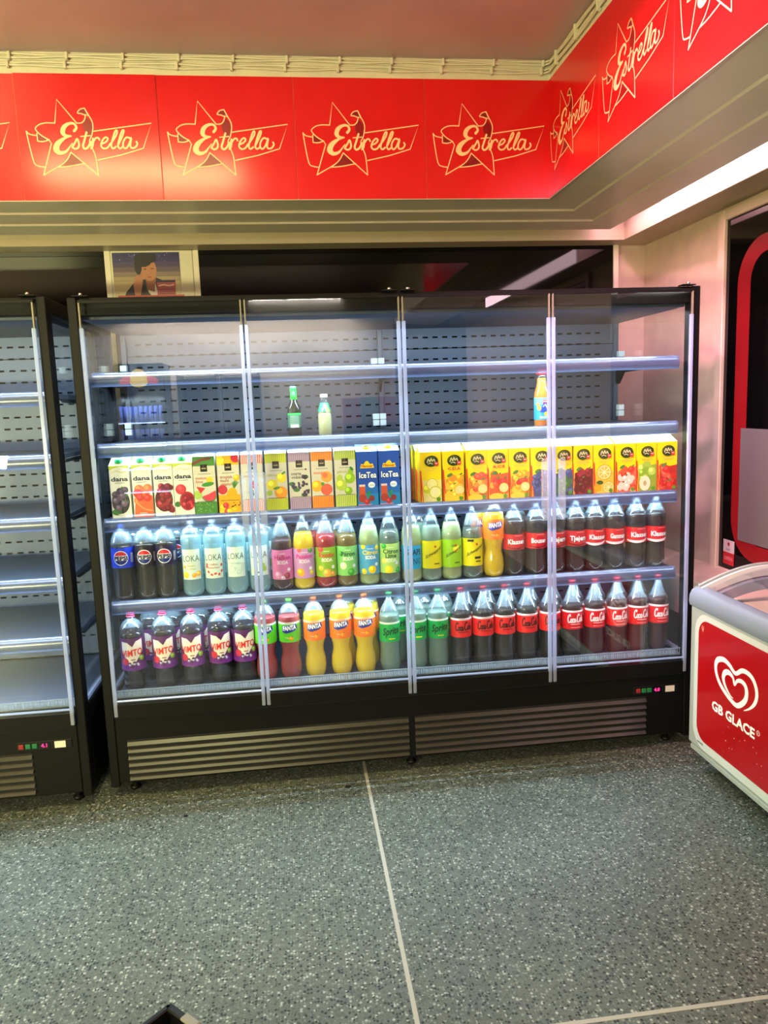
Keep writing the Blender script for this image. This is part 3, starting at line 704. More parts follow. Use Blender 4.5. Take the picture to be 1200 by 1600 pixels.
# ------------------------------------------------------------------ ice cream freezer
def freezer():
    X0f, Y1f, Y0f, Wd = 2.453, -.235, -1.95, .530
    t = thing('chest_freezer', 'red and grey ice cream chest freezer with sliding glass lid at the right edge', 'freezer', (X0f, Y1f, 0))
    L_ = Y1f-Y0f
    b = MB(); g = M['frz']
    # body cross-section walls: hollow box
    b.box(0, .045, -L_, 0, .125, .735, g, .010); b.box(Wd-.045, Wd, -L_, 0, .125, .735, g, .01)
    b.box(.045, Wd-.045, -.045, 0, .125, .735, g); b.box(.045, Wd-.045, -L_, -L_+.045, .125, .735, g); b.box(.04, Wd-.04, -L_+.04, -.04, .13, .18, g)
    b.build('body', t)
    b = MB(); b.box(.046, Wd-.046, -L_+.046, -.046, .50, .505, M['frzin']); b.box(.0455, .050, -L_+.046, -.046, .50, .735, M['frzin']); b.box(Wd-.05, Wd-.0455, -L_+.046, -.046, .50, .735, M['frzin'])
    b.box(.05, Wd-.05, -.050, -.0455, .50, .735, M['frzin']); b.box(.05, Wd-.05, -L_+.0455, -L_+.05, .50, .735, M['frzin']); b.build('liner', t)
    # rounded long rail
    pr = [(-.002, .728), (-.006, .745), (-.004, .772), (.006, .792), (.022, .802), (.050, .806), (.066, .800), (.066, .735)]
    n = len(pr)
    for xo, sg in ((0, 1), (Wd, -1)):
        b = MB(); vs_ = [(xo+sg*x, y, z) for y in (0.004, -L_-.004) for x, z in pr]
        b.add(vs_, [[i, i+1, n+i+1, n+i] for i in range(n-1)], M['frzrail'], True); b.add(vs_, [list(range(n)), [n+i for i in range(n)][::-1], [n-1, 0, n, 2*n-1]], M['frzrail']); b.build('side_rail', t)
    # arched end rim
    def arch(x): return .798+.092*math.sin(PI*min(1, max(0, x/.66)))
    def archbar(y0, y1, zo0, zo1, m, x0=.03, x1=Wd-.005):
        b = MB(); k = 20
        for i in range(k):
            xa = x0+(x1-x0)*i/k; xb = x0+(x1-x0)*(i+1)/k
            v = [(x, y, arch(x)+z) for x in (xa, xb) for y in (y0, y1) for z in (zo0, zo1)]
            b.add(v, [(0, 1, 3, 2), (4, 6, 7, 5), (0, 4, 5, 1), (2, 3, 7, 6), (0, 2, 6, 4), (1, 5, 7, 3)], m, False)
        return b
    for ye in (0, -L_):
        s = -1 if ye == 0 else 1
        archbar(ye, ye+s*.012, -.10, .0, g).build('end_rim', t)
        archbar(ye+s*.022, ye+s*.034, -.05, -.006, M['frzw']).build('end_rim', t)
        archbar(ye+s*.012, ye+s*.060, -.10, -.055, M['frzrail']).build('end_rim', t)
    for i, (ya, yb, dz) in enumerate(((-.06, -.95, -.012), (-.85, -L_+.06, -.022))):
        b = MB(); k = 18; vs_ = []
        for j in range(k+1):
            x = .06+(Wd-.12)*j/k
            for y in (ya, yb):
                for z in (0, -.005): vs_.append((x, y, arch(x)+dz+z))
        fs = []
        for j in range(k):
            o = j*4; fs += [[o, o+4, o+6, o+2], [o+1, o+3, o+7, o+5], [o, o+1, o+5, o+4], [o+2, o+6, o+7, o+3]]
        b.add(vs_, fs, M['glass'], False); ld = b.build('sliding_lid', t)
    # front sheet: white border and red field with rounded corners
    def rrect(y0, y1, z0, z1, r, x, m, b):
        pts = []
        for cy, cz, a0 in ((y1-r, z1-r, 0), (y0+r, z1-r, PI/2), (y0+r, z0+r, PI), (y1-r, z0+r, 1.5*PI)):
            for k in range(8):
                a = a0+k*PI/14; pts.append((x, cy+r*math.cos(a), cz+r*math.sin(a)))
        b.add(pts, [list(range(len(pts)))], m)
    b = MB(); rrect(-L_+.03, -.040, .140, .715, .085, -.0008, M['frzw'], b); b.build('border_sheet', t)
    b = MB(); rrect(-L_+.075, -.070, .176, .690, .065, -.0016, M['frzred'], b)
    fn = flatmap((-.0018, -Y1f, 0), (0, -1, 0), (0, 0, 1), (-1, 0, 0)); a = Art(b, fn, .0003)
    # logo coordinates are distance along the front from the far corner's world zero
    Hpts = [(.632, .425, .0021), (.667, .447, .0073), (.696, .478, .0135), (.707, .512, .0156), (.699, .543, .0161), (.678, .567, .0161), (.646, .577, .0161), (.611, .573, .0156), (.571, .548, .014), (.531, .567, .0156), (.493, .575, .0177), (.454, .563, .0198), (.438, .539, .0177), (.442, .506, .0156), (.466, .473, .0156), (.503, .45, .0156), (.542, .434, .0156), (.583, .426, .0166), (.615, .443, .0187), (.641, .473, .0187), (.645, .505, .0177), (.632, .526, .0166), (.606, .531, .0146), (.582, .521, .0114), (.567, .501, .0083), (.557, .525, .0114), (.529, .536, .0177), (.503, .527, .0198), (.492, .505, .0177), (.501, .481, .0135), (.521, .462, .0094), (.545, .448, .0047), (.563, .446, .0016)]
    a.stroke([(y, z) for y, z, _ in Hpts], [w_*1.15 for *_, w_ in Hpts], M['wht'], 2, 4)
    a.text('GB GLACE', .560, .345, .039, M['wht'], 2, .035, wid=.285); a.text('R', .7225, .372, .008, M['wht'], 2)
    a.stroke([(.7225+.009*math.cos(k*PI/8), .376+.009*math.sin(k*PI/8)) for k in range(17)], .0018, M['wht'], 2, 1)
    a.stroke([(.332, .664), (.331, .650), (.338, .648), (.342, .652), (.342, .664)], .004, P((235, 150, 140)), 2, 3); a.stroke([(.331, .642), (.343, .642)], .002, P((235, 150, 140)), 2, 1)
    rnd = random.Random(5)
    for k in range(34): a.disc(rnd.uniform(.50, 1.2), rnd.uniform(.20, .32), rnd.uniform(.001, .0028), P((236, 200, 190)), 2, n=6)
    b.build('front_sheet', t)
    b = MB(); a = Art(b, flatmap((-.0012, -Y1f, 0), (0, -1, 0), (0, 0, 1), (-1, 0, 0))); a.text('ANTARES', .335, .158, .008, P((40, 40, 40)), 2, .02); b.build('maker_plate', t)
    b = MB(); b.box(.006, Wd-.006, -L_+.006, -.006, .095, .126, g, .008); b.build('base', t)
    for x in (.16, Wd-.16):
        for y in (-.30, -L_+.07):
            c = MB(); c.tube([(x-.012, y, .03), (x+.012, y, .03)], .03, M['blk2'], 14); c.box(x-.016, x+.016, y-.02, y+.02, .055, .096, M['screw']); c.build('castor', t)
freezer()

# ------------------------------------------------------------------ black crate near the camera, bits on the floor
def crate():
    t = thing('shopping_basket', 'corner of a black open crate at the bottom edge of the photo', 'crate', (.482, -1.518, 0), rz=math.radians(-45))
    b = MB(); Lx, Ly, H = .40, .32, .25; k = M['blk2']; th = .006
    b.box(0, Lx, -th, 0, 0, H, k); b.box(0, Lx, -Ly, -Ly+th, 0, H, k); b.box(0, th, -Ly, 0, 0, H, k); b.box(Lx-th, Lx, -Ly, 0, 0, H, k)
    b.build('walls', t)
    b = MB(); b.box(th, Lx-th, -Ly+th, -th, 0.002, .01, mat('crate_inside', (70, 70, 66), .35)); b.build('bottom', t)
    b = MB(); r = .013
    b.box(-.004, Lx+.004, -r, .006, H-.012, H+.002, k, .003); b.box(-.004, Lx+.004, -Ly-.004, -Ly+r, H-.012, H+.002, k, .003)
    b.box(-.006, r-.004, -Ly, 0, H-.012, H+.002, k, .003); b.box(Lx-r, Lx+.004, -Ly, 0, H-.012, H+.002, k, .003); b.build('rim', t)
    b = MB(); b.box(.055, .105, -.014, .008, H-.003, H+.006, mat('grey_plastic', (120, 118, 108), .4), .003); b.build('clasp', t)
crate()
for (x, y, rr, lab) in ((.99, -.125, .011, 'small dark plastic ring on the floor left of the divider strip, near the fridge'), (.33, -.235, .007, 'tiny dark crumb of litter on the floor below the left fridge door')):
    b = MB(); b.tube([(x+rr*math.cos(a), y+rr*.6*math.sin(a), .003) for a in [k*PI/7 for k in range(14)]], .0022, M['blk2'], 6); tag(b.build('litter_scrap'), lab, 'litter')

# ------------------------------------------------------------------ cartons
CW, CD, CH = .084, .070, .245
def carton_body(w_, d_, h_, slope, msides, mtop, name, parent, mfront=None):
    b = MB(); x = w_/2
    v = [(-x, -d_/2, 0), (x, -d_/2, 0), (x, d_/2, 0), (-x, d_/2, 0), (-x, -d_/2, h_), (x, -d_/2, h_), (x, d_/2, h_+slope), (-x, d_/2, h_+slope)]
    b.add(v, [(0, 3, 2, 1), (1, 2, 6, 5), (2, 3, 7, 6), (3, 0, 4, 7)], msides); b.add(v, [(0, 1, 5, 4)], mfront or msides); b.add(v, [(4, 5, 6, 7)], mtop)
    return b
def fr_map(w_, d_): return flatmap((-w_/2, -d_/2-.0002, 0), (1, 0, 0), (0, 0, 1), (0, -1, 0))
def fruit(a, u, v, r, c, l=4, hl=None, seed=0, leaf=None):
    a.disc(u, v, r, P(c), l); hl = hl or tuple(min(255, int(x*1.18+22)) for x in c)
    a.disc(u-r*.25, v+r*.28, r*.5, P(hl), l+.4, n=10)
    if leaf: a.disc(u+r*.5, v+r*1.0, r*.5, P(leaf), l+.7, r*.22, 8, rot=.6)
def slice_(a, u, v, r, rind, flesh, l=5):
    a.disc(u, v, r, P(rind), l); a.disc(u, v, r*.84, P((250, 240, 190)), l+1); a.disc(u, v, r*.76, P(flesh), l+2)
    for k in range(4): a.stroke([(u+r*.7*math.cos(k*PI/4), v+r*.7*math.sin(k*PI/4)), (u-r*.7*math.cos(k*PI/4), v-r*.7*math.sin(k*PI/4))], r*.07, P((250, 240, 190)), l+3, 1)
def scatter(a, u0, u1, v0, v1, n, r, cols, seed, l=4, leaf=None):
    rnd = random.Random(seed)
    for k in range(n):
        fruit(a, rnd.uniform(u0+r*.6, u1-r*.6), rnd.uniform(v0+r*.6, v1-r*.6), r*rnd.uniform(.7, 1.1), rnd.choice(cols), l+k, leaf=leaf if k % 3 == 0 else None)

def dana(kind):
    t = thing('juice_carton', '', 'juice carton')
    cw, cd, ch = .079, .07, .222
    b = carton_body(cw, cd, ch, .028, P((226, 226, 220)), P((206, 214, 120)), 'b', t)
    a = Art(b, fr_map(cw, cd), .0001, (0, cw, 0, ch))
    a.poly([(0, ch), (cw, ch), (cw, ch-.012), (cw*.5, ch-.004), (0, ch-.018)], P((190, 204, 60)), 2)
    a.stroke([(.012, ch-.028), (.03, ch-.022), (.05, ch-.029), (.07, ch-.023)], .006, P((214, 206, 180)), 2)
    a.text('dana', cw*.5, .158, .018, P((26, 34, 60)), 4, .03, wid=.068); a.rect(.02, .06, .149, .151, P((120, 120, 120)), 3)
    cols = {'grape': [(70, 52, 84), (52, 40, 66), (104, 84, 112)], 'carrot': [(226, 84, 40), (230, 110, 60), (206, 48, 48)], 'cherry': [(132, 20, 40), (104, 16, 32), (160, 40, 56)], 'pome': [(184, 24, 48), (206, 44, 60), (150, 16, 40)]}[kind]
    if kind in ('grape', 'cherry'): a.disc(.038, .072, .036, P(tuple(int(x*.8) for x in cols[1])), 2.5, .050, 18)
    if kind == 'grape': scatter(a, .008, .074, .028, .130, 18, .014, cols, 3, leaf=(60, 120, 40)); a.disc(.02, .03, .02, P((50, 110, 40)), 3, .014)
    if kind == 'carrot': a.poly([(0, 0), (cw, 0), (cw, .09), (.05, .11), (.01, .085)], P((228, 100, 58)), 3); scatter(a, .004, .08, .062, .135, 9, .019, cols, 4); a.stroke([(.01, .07), (.04, .04), (.075, .03)], .006, P((240, 150, 90)), 16)
    if kind == 'cherry': scatter(a, .006, .078, .020, .142, 20, .014, cols, 5, leaf=(70, 110, 50)); scatter(a, .006, .078, .020, .09, 12, .014, cols, 15)
    if kind == 'pome': fruit(a, .028, .112, .022, cols[1], 4); a.disc(.052, .062, .032, P(cols[0]), 6, .040, 20); a.disc(.052, .062, .026, P((150, 16, 40)), 7, .034, 18); scatter(a, .028, .076, .035, .09, 14, .007, [(210, 50, 70), (120, 10, 30)], 9, 8); a.disc(.012, .05, .012, P((60, 110, 50)), 5)
    a.rect(.024, .058, .014, .016, P((240, 240, 240)), 22); a.rect(.024, .052, .020, .022, P((240, 240, 240)), 22)
    b.build('box', t)
    c = MB(); c.lathe([(.017, 0), (.0175, .003), (.0165, .016), (.012, .018)], mat('green_cap', (0, 140, 84), .35), 16, (-.004, -.008, ch+.009)); c.build('cap', t)
    return t
def garant(kind):
    t = thing('juice_carton', '', 'juice carton')
    cw, cd, ch = .090, .07, .245
    spec = {'melon': ((70, 130, 52), (104, 160, 74), ['melon', 'lime']), 'tropisk': ((240, 180, 20), (250, 200, 60), ['tropisk', 'multi', 'vitamin']), 'smak': ((226, 110, 100), (246, 214, 206), ['ananas']),
            'citrus': ((176, 186, 0), (206, 212, 60), ['citrus']), 'vinbar': ((150, 120, 158), (190, 168, 190), ['svarta', 'vinbär']), 'mango': ((236, 120, 10), (246, 150, 50), ['mango']), 'paron': ((150, 176, 30), (214, 222, 130), ['päron'])}[kind]
    b = carton_body(cw, cd, ch, .012, P((214, 208, 190)), P((244, 244, 238)), 'b', t)
    a = Art(b, fr_map(cw, cd), .0001, (0, cw, 0, ch))
    for v0, v1 in ((0, .054), (ch-.040, ch)):
        a.rect(0, cw, v0, v1, P(spec[0]), 1)
        if kind not in ('melon', 'tropisk'):
            for k in range(11): a.rect(.003+k*.0079, .0065+k*.0079, v0, v1, P(spec[1]), 2, 1)
    if kind == 'tropisk':
        a.rect(0, cw, 0, .08, P((246, 170, 20)), 2.2); a.disc(.078, ch-.012, .02, P((206, 40, 50)), 3); a.disc(.01, ch-.02, .02, P((250, 220, 60)), 3); scatter(a, 0, cw, 0, .05, 8, .013, [(246, 150, 20), (210, 60, 60), (250, 200, 40)], 6, 3)
    if kind == 'melon': a.stroke([(.0, ch-.03), (.04, ch-.014), (.07, ch-.01)], .012, P((120, 60, 50)), 3)
    if kind == 'melon':
        rnd = random.Random(1)
        for k in range(22): a.disc(rnd.uniform(.005, .085), rnd.uniform(.004, .05), .003, P((140, 190, 110)), 3, .0015, 6, rot=rnd.uniform(0, 3))
    a.rect(.031, .059, ch-.064, ch-.034, P((16, 22, 18)), 4, 1); a.rect(.036, .054, ch-.053, ch-.048, P((180, 160, 110)), 5, 1); a.disc(.045, ch-.042, .003, P((120, 60, 50)), 5)
    a.rect(.02, .07, ch-.075, ch-.072, P((150, 150, 140)), 3)
    tc = {'melon': (196, 96, 70), 'tropisk': (176, 84, 20), 'smak': (190, 90, 80), 'citrus': (176, 180, 60), 'vinbar': (40, 36, 56), 'mango': (226, 100, 50), 'paron': (150, 176, 60)}[kind]
    for k, s_ in enumerate(spec[2]): a.text(s_, .010, ch-.096-k*.015, .013, P(tc), 5, .01, center=False)
    if kind == 'melon':
        a.disc(.066, .146, .014, P((250, 200, 40)), 4); a.disc(.058, .128, .026, P((60, 140, 50)), 5, .009, rot=.15); a.disc(.014, .085, .018, P((170, 200, 90)), 4)
        a.poly([(.010, .120), (.046, .112), (.026, .090)], P((206, 40, 60)), 6); a.disc(.060, .086, .032, P((70, 130, 60)), 6, .034, 14, PI*.95, PI*2.0, rot=.5); a.disc(.060, .087, .028, P((226, 60, 80)), 7, .030, 14, PI*.95, PI*2.0, rot=.5)
    if kind == 'tropisk':
        fruit(a, .018, .102, .020, (200, 50, 60), 5); a.disc(.055, .080, .022, P((230, 170, 20)), 6, .030, 14, rot=-.3); 
        for k in range(5): a.stroke([(.065, .105), (.06+k*.006, .140-abs(k-2)*.004)], .004, P((70, 130, 50)), 5, 1)
        fruit(a, .078, .150, .014, (246, 180, 40), 5); a.disc(.066, .040, .016, P((250, 170, 10)), 7); scatter(a, .04, .09, .025, .05, 9, .003, [(60, 40, 20)], 2, 9)
    if kind == 'smak': scatter(a, .02, .08, .07, .14, 9, .009, [(206, 70, 70), (60, 120, 70)], 3)
    if kind == 'citrus': fruit(a, .066, .140, .021, (240, 220, 30), 5, leaf=(90, 150, 40)); fruit(a, .027, .112, .024, (236, 216, 40), 5); fruit(a, .062, .078, .027, (240, 150, 20), 6); a.disc(.045, .098, .016, P((80, 140, 50)), 7, .006, 8, rot=.2); a.disc(.014, .078, .012, P((160, 190, 60)), 5)
    if kind == 'vinbar':
        scatter(a, .010, .05, .090, .125, 12, .0062, [(44, 36, 66), (60, 50, 84)], 4, 5); scatter(a, .050, .08, .100, .150, 12, .0062, [(44, 36, 66), (60, 50, 84)], 5, 5); scatter(a, .055, .09, .06, .09, 10, .006, [(50, 36, 60)], 6, 5)
        for x, y in ((.03, .086), (.068, .140), (.062, .064), (.012, .112)): a.disc(x, y, .014, P((60, 120, 60)), 4, .009)
        a.disc(.072, .172, .004, P((50, 40, 70)), 5)
    if kind == 'mango': fruit(a, .064, .136, .024, (240, 160, 40), 5, hl=(230, 110, 60)); fruit(a, .022, .098, .025, (246, 170, 20), 5); fruit(a, .062, .082, .025, (226, 90, 60), 6); a.disc(.046, .106, .008, P((80, 150, 50)), 7)
    if kind == 'paron': fruit(a, .064, .126, .023, (150, 186, 40), 5); a.disc(.067, .150, .012, P((150, 186, 40)), 5, .017); fruit(a, .026, .098, .025, (180, 200, 60), 6); a.disc(.02, .126, .013, P((180, 200, 60)), 6, .017); a.disc(.072, .166, .011, P((60, 130, 60)), 7, .006, 8, rot=2.2); fruit(a, .056, .072, .017, (140, 180, 40), 7)
    a.rect(.008, .085, .055, .057, P((60, 60, 50)), 8)
    b.build('box', t)
    return t
def icetea(kind):
    t = thing('iced_tea_carton', '', 'iced tea carton')
    cw, cd, ch = .090, .07, .236
    b = carton_body(cw, cd, ch, .028, P((24, 60, 150)), P((180, 214, 226)), 'b', t, P((30, 78, 176)))
    a = Art(b, fr_map(cw, cd), .0001, (0, cw, 0, ch))
    a.rect(0, cw, 0, .055, P((30, 130, 190)), 1); a.rect(0, cw, .055, .085, P((30, 104, 186)), 1)
    a.poly([(.015, .165), (.075, .165), (.070, .184), (.058, .181), (.052, .192), (.045, .196), (.038, .192), (.030, .181), (.020, .184)], P((250, 206, 0)), 3); a.text('Pfanner', .045, .169, .010, P((170, 40, 20)), 5, .03, wid=.050)
    a.text('IceTea', .047, .122, .027, P((20, 34, 90)), 4, .06, wid=.078); a.text('IceTea', .047, .123, .026, P((255, 255, 255)), 6, .02, wid=.074)
    a.disc(.062, .092, .015, P((235, 240, 245)), 4, .013); a.rect(.052, .072, .09, .092, P((100, 120, 160)), 5)
    a.rect(.008, .034, .035, .095, P((206, 84, 50)), 4); a.rect(.008, .034, .086, .095, P((230, 200, 190)), 5); a.disc(.022, .035, .018, P((170, 60, 50)), 5)
    fruit(a, .060, .034, .013, (140, 50, 46), 6); fruit(a, .040, .020, .012, (170, 50, 46), 6); a.disc(.050, .058, .012, P((40, 140, 80)), 6, .006, 8, rot=1.0); a.disc(.045, .048, .012, P((40, 140, 80)), 6, .006, 8, rot=2.0)
    a.rect(.002, .060, .002, .010, P((190, 130, 170)), 6)
    b.build('box', t)
    c = MB(); c.lathe([(.019, 0), (.019, .003), (.018, .015), (.014, .017)], mat('yellow_cap', (240, 206, 0), .35), 16, (0, -.004, ch+.009)); c.build('cap', t)
    return t
def yellow(kind, cols, txt=None, tc=None):
    t = thing('juice_carton', '', 'juice carton')
    cw, cd, ch = .094, .07, .222
    b = carton_body(cw, cd, ch, .030, P((214, 180, 40)), P((252, 244, 160)), 'b', t, P((250, 222, 0)))
    a = Art(b, fr_map(cw, cd), .0001, (0, cw, 0, ch))
    a.rect(0, .006, 0, ch*.62, P((206, 40, 30)), 2, 1); a.poly([(0, ch*.45), (.006, ch*.45), (0, ch*.72)], P((206, 40, 30)), 2); a.stroke([(.012, .006), (.008, .07), (.004, .14)], .004, P((226, 60, 40)), 3)
    if kind in ('lemon', 'orange'): a.poly([(.012, 0), (cw, 0), (cw, .10), (.012, .10)], P(cols[0] if kind == 'lemon' else (240, 190, 60)), 1)
    n = 13
    if kind == 'lemon': fruit(a, .03, .062, .020, (206, 206, 40), 5, leaf=(70, 120, 40)); slice_(a, .052, .082, .026, (214, 206, 20), (238, 232, 120), 8); slice_(a, .066, .046, .028, (200, 206, 20), (244, 240, 150), 12); a.disc(.05, .018, .03, P((236, 226, 150)), 4, .014)
    elif kind == 'orange': slice_(a, .050, .098, .036, (244, 170, 20), (250, 186, 60), 8); slice_(a, .070, .030, .028, (244, 170, 20), (250, 190, 70), 12); fruit(a, .02, .03, .018, (240, 160, 10), 5, leaf=(50, 110, 30)); a.disc(.03, .052, .016, P((50, 90, 30)), 4, .010)
    elif kind == 'apple': a.poly([(.012, 0), (cw, 0), (cw, .125), (.012, .11)], P((140, 170, 50)), 2); scatter(a, .012, cw, .04, .135, n, .020, cols, 3); a.disc(.040, .040, .026, P((222, 226, 180)), 34, .034); a.disc(.040, .040, .008, P((170, 170, 110)), 35, .012)
    else:
        mc = tuple(int(sum(c[i] for c in cols)/len(cols)*.9) for i in range(3)); a.poly([(.012, 0), (cw, 0), (cw, .118), (.06, .112), (.012, .10)], P(mc), 2)
        scatter(a, .010, cw, .002, .125, n+8, .017, cols, len(kind), leaf=(80, 130, 50))
        a.disc(.030, .118, .014, P((80, 130, 50)), 40, .007, 8, rot=.5)
        if kind in ('mixed', 'strawberry', 'peach', 'multi', 'carrot'): slice_(a, .072, .052, .022, (240, 180, 40), (248, 214, 120), 42); a.disc(.04, .014, .034, P((240, 206, 60)), 46, .016)
    a.disc(.050, .182, .030, P((36, 60, 20)), 50, .024, 20, rot=.1); a.disc(.046, .186, .022, P((70, 84, 30)), 51, .016, 16)
    a.stroke([(.032, .176), (.038, .192), (.044, .180), (.050, .194), (.054, .182), (.062, .190), (.066, .180)], .0030, P((236, 226, 170)), 52); a.stroke([(.036, .170), (.046, .174), (.056, .169)], .0025, P((236, 226, 170)), 52)
    a.disc(.072, .170, .0095, P((200, 50, 50)), 53); a.stroke([(.067, .172), (.077, .171)], .003, P((250, 230, 220)), 54, 1)
    a.rect(.022, .078, .148, .151, P((216, 190, 90)), 48); a.rect(.028, .070, .141, .143, P((216, 190, 90)), 48)
    if txt: a.text(txt, .050, .140, .012, P(tc), 56, .03, wid=.056)
    a.disc(.078, .016, .009, P((90, 150, 40)), 56)
    b.build('box', t)
    c = MB(); c.box(-.009, .009, -.008, .006, ch+.0125, ch+.022, P((226, 214, 190)), .002); c.build('pull_tab', t)
    return t
SZ = dict(carton=1.172, mid=.820, bot=.4165, top=1.480)
GC = 'juice cartons on the second full shelf'
cx = [0.118, 0.206, 0.292, 0.373, 0.46, 0.561, 0.657, 0.757, 0.855, 0.95, 1.049, 1.143, 1.238, 1.418, 1.518, 1.621, 1.716, 1.812, 1.911, 2.011, 2.1, 2.198, 2.301, 2.397, 2.495]
cx[5] = .559
CARS = [(lambda: dana('grape'), 'white juice carton with dark grapes and a green cap, leftmost in the fridge'),
 (lambda: dana('carrot'), 'white juice carton with orange carrot picture and a green cap'),
 (lambda: dana('cherry'), 'white juice carton with dark red cherries and a green cap'),
 (lambda: dana('pome'), 'white juice carton with a cut pomegranate and a green cap'),
 (lambda: garant('melon'), 'green and cream juice carton with watermelon slices, reading melon lime'),
 (lambda: garant('tropisk'), 'yellow juice carton with pineapple and fruit, reading tropisk multi vitamin'),
 (lambda: garant('smak'), 'red and white striped juice carton behind the left door handles'),
 (lambda: garant('citrus'), 'lime-yellow striped juice carton with lemons, reading citrus'),
 (lambda: garant('vinbar'), 'purple striped juice carton with blackcurrants, reading svarta vinbär'),
 (lambda: garant('mango'), 'orange striped juice carton with mangoes'),
 (lambda: garant('paron'), 'green striped juice carton with green pears'),
 (lambda: icetea(0), 'blue iced tea carton with yellow cap, left of two, beside the pear carton'),
 None,
 (lambda: yellow('lemon', [(236, 226, 120)]), 'yellow juice carton with lemon slices, leftmost of the yellow row'),
 (lambda: yellow('carrot', [(240, 170, 30), (230, 150, 40), (236, 200, 60)], 'C.D.A', (200, 60, 30)), 'yellow juice carton with orange fruit and red letters, second of the yellow row'),
 (lambda: yellow('peach', [(236, 150, 50), (214, 80, 50), (240, 190, 60)]), 'yellow juice carton with peaches, third of the yellow row'),
 (lambda: yellow('strawberry', [(206, 40, 40), (230, 90, 40), (240, 180, 60)], 'A.C.E', (200, 40, 30)), 'yellow juice carton with strawberries and red letters, fourth of the yellow row'),
 (lambda: yellow('multi', [(206, 50, 40), (240, 160, 30), (246, 200, 60)]), 'yellow juice carton with mixed orange and red fruit, fifth of the yellow row'),
 (lambda: yellow('blueberry', [(70, 84, 130), (90, 104, 150), (56, 64, 104)]), 'yellow juice carton with blueberries, left of the right door handles'),
 (lambda: yellow('bluebe', [(70, 84, 130), (80, 94, 130), (70, 120, 60)]), 'yellow juice carton with blueberries and leaves, behind the right door handles'),
 (lambda: yellow('cherry', [(120, 20, 34), (150, 40, 50), (90, 14, 24)]), 'yellow juice carton with dark cherries'),
 (lambda: yellow('orange', []), 'yellow juice carton with large orange slices'),
 (lambda: yellow('tomato', [(214, 60, 36), (226, 90, 50), (240, 210, 180)]), 'yellow juice carton with red guava fruit and white blossom'),
 (lambda: yellow('apple', [(150, 190, 60), (170, 206, 80), (130, 176, 50)]), 'yellow juice carton with green apples and a cut half'),
 (lambda: yellow('redapple', [(196, 44, 34), (170, 34, 30), (220, 90, 60)]), 'yellow juice carton with red fruit, rightmost on the shelf')]
YC = .105
cars = []
for i, e in enumerate(CARS):
    if e is None:
        cars.append(copy_thing(cars[-1], (cx[i], YC, SZ['carton']), 'blue iced tea carton with yellow cap, right of two, by the middle door edge', 'iced tea cartons')); cars[-2]['group'] = 'iced tea cartons'; continue
    t = e[0](); t['label'] = e[1]; t['group'] = GC; t.location = (cx[i], YC, SZ['carton']); cars.append(t)
for i in range(4):
    nm = ['grape', 'carrot', 'cherry', 'pomegranate'][i]
    copy_thing(cars[i], (cx[i]+.022+.004*i, YC+.078, SZ['carton']), 'white juice carton standing right behind the %s carton' % nm, GC)
for i, r_ in ((13, 1), (13, 2), (24, 1), (7, 1)):
    nm = {13: 'yellow lemon', 24: 'rightmost yellow', 7: 'citrus'}[i]
    copy_thing(cars[i], (cx[i]-(.006*r_ if i == 13 else 0), YC+.078*r_, SZ['carton']), 'juice carton standing behind the %s carton, %s' % (nm, ['', 'first behind', 'second behind'][r_]), GC)

# ------------------------------------------------------------------ bottles
def bottle(name, cat, prof, mdrink, fill, capc, lab=None, labz=None, capm=True, ribs=0, shell=None, R_lab=None, petal=True, cappos=None):
    """prof: list of (radius, height) up to the neck ring; lab(art, R): artwork on the wrapped label"""
    t = thing(name, '', cat)
    top = prof[-1][1]
    md = (lambda a, z: 1-.10*max(0, 1-z/.022)*(.5+.5*math.cos(5*a))) if petal else None
    b = MB(); b.lathe(prof, shell or M['pet'], 28, mod=md); b.build('bottle_shell', t)
    pin = []
    for r, z in prof:
        if z > fill: break
        pin.append((r-.0014, max(z, .0015)))
    # radius at the fill height
    for (r0, z0), (r1, z1) in zip(prof[:-1], prof[1:]):
        if z0 <= fill <= z1: pin.append((r0+(r1-r0)*(fill-z0)/(z1-z0)-.0014, fill)); break
    b = MB(); b.lathe(pin, mdrink, 28, mod=md); b.build('drink', t)
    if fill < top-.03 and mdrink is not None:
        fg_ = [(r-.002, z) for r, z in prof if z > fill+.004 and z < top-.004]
        if len(fg_) > 1: b = MB(); b.lathe(fg_, M['neck_light'], 24, capb=False, capt=False); b.build('neck_light_shell', t)  # inner shell added so the empty necks look brightly lit
    if lab:
        z0, z1 = labz; R = R_lab or (max(r for r, z in prof if z0-.02 <= z <= z1+.02)+.0006)
        b = MB(); a = Art(b, cylmap(R), .0003, (-R*1.45, R*1.45, z0, z1), True); bc = lab(a, R, z0, z1)
        b.lathe([(R, z0), (R, z1)], bc, 32, capb=False, capt=False); b.build('label', t)
    if capm:
        rc = capm if isinstance(capm, float) else .0145
        b = MB(); b.lathe([(rc, top), (rc, top+.013), (rc*.8, top+.015)], mat('cap_%d_%d_%d' % capc, capc, .35), 20); b.lathe([(rc+.0015, top-.006), (rc+.0015, top-.003)], mat('cap_%d_%d_%d' % capc, capc, .35), 20); b.build('cap', t)
    return t
COKE = [(.030, 0), (.040, .004), (.0435, .012), (.0450, .030), (.0440, .060), (.0425, .095), (.0440, .120), (.0470, .137), (.0475, .225), (.0480, .240), (.0460, .251), (.0395, .263), (.0305, .279), (.0235, .297), (.0175, .316), (.0130, .333), (.0125, .345)]
FANT = [(.030, 0), (.039, .005), (.0445, .020), (.0475, .050), (.0450, .085), (.0375, .118), (.0385, .140), (.0445, .162), (.0475, .178), (.0478, .262), (.0470, .282), (.042, .305), (.030, .325), (.017, .338), (.0125, .345)]
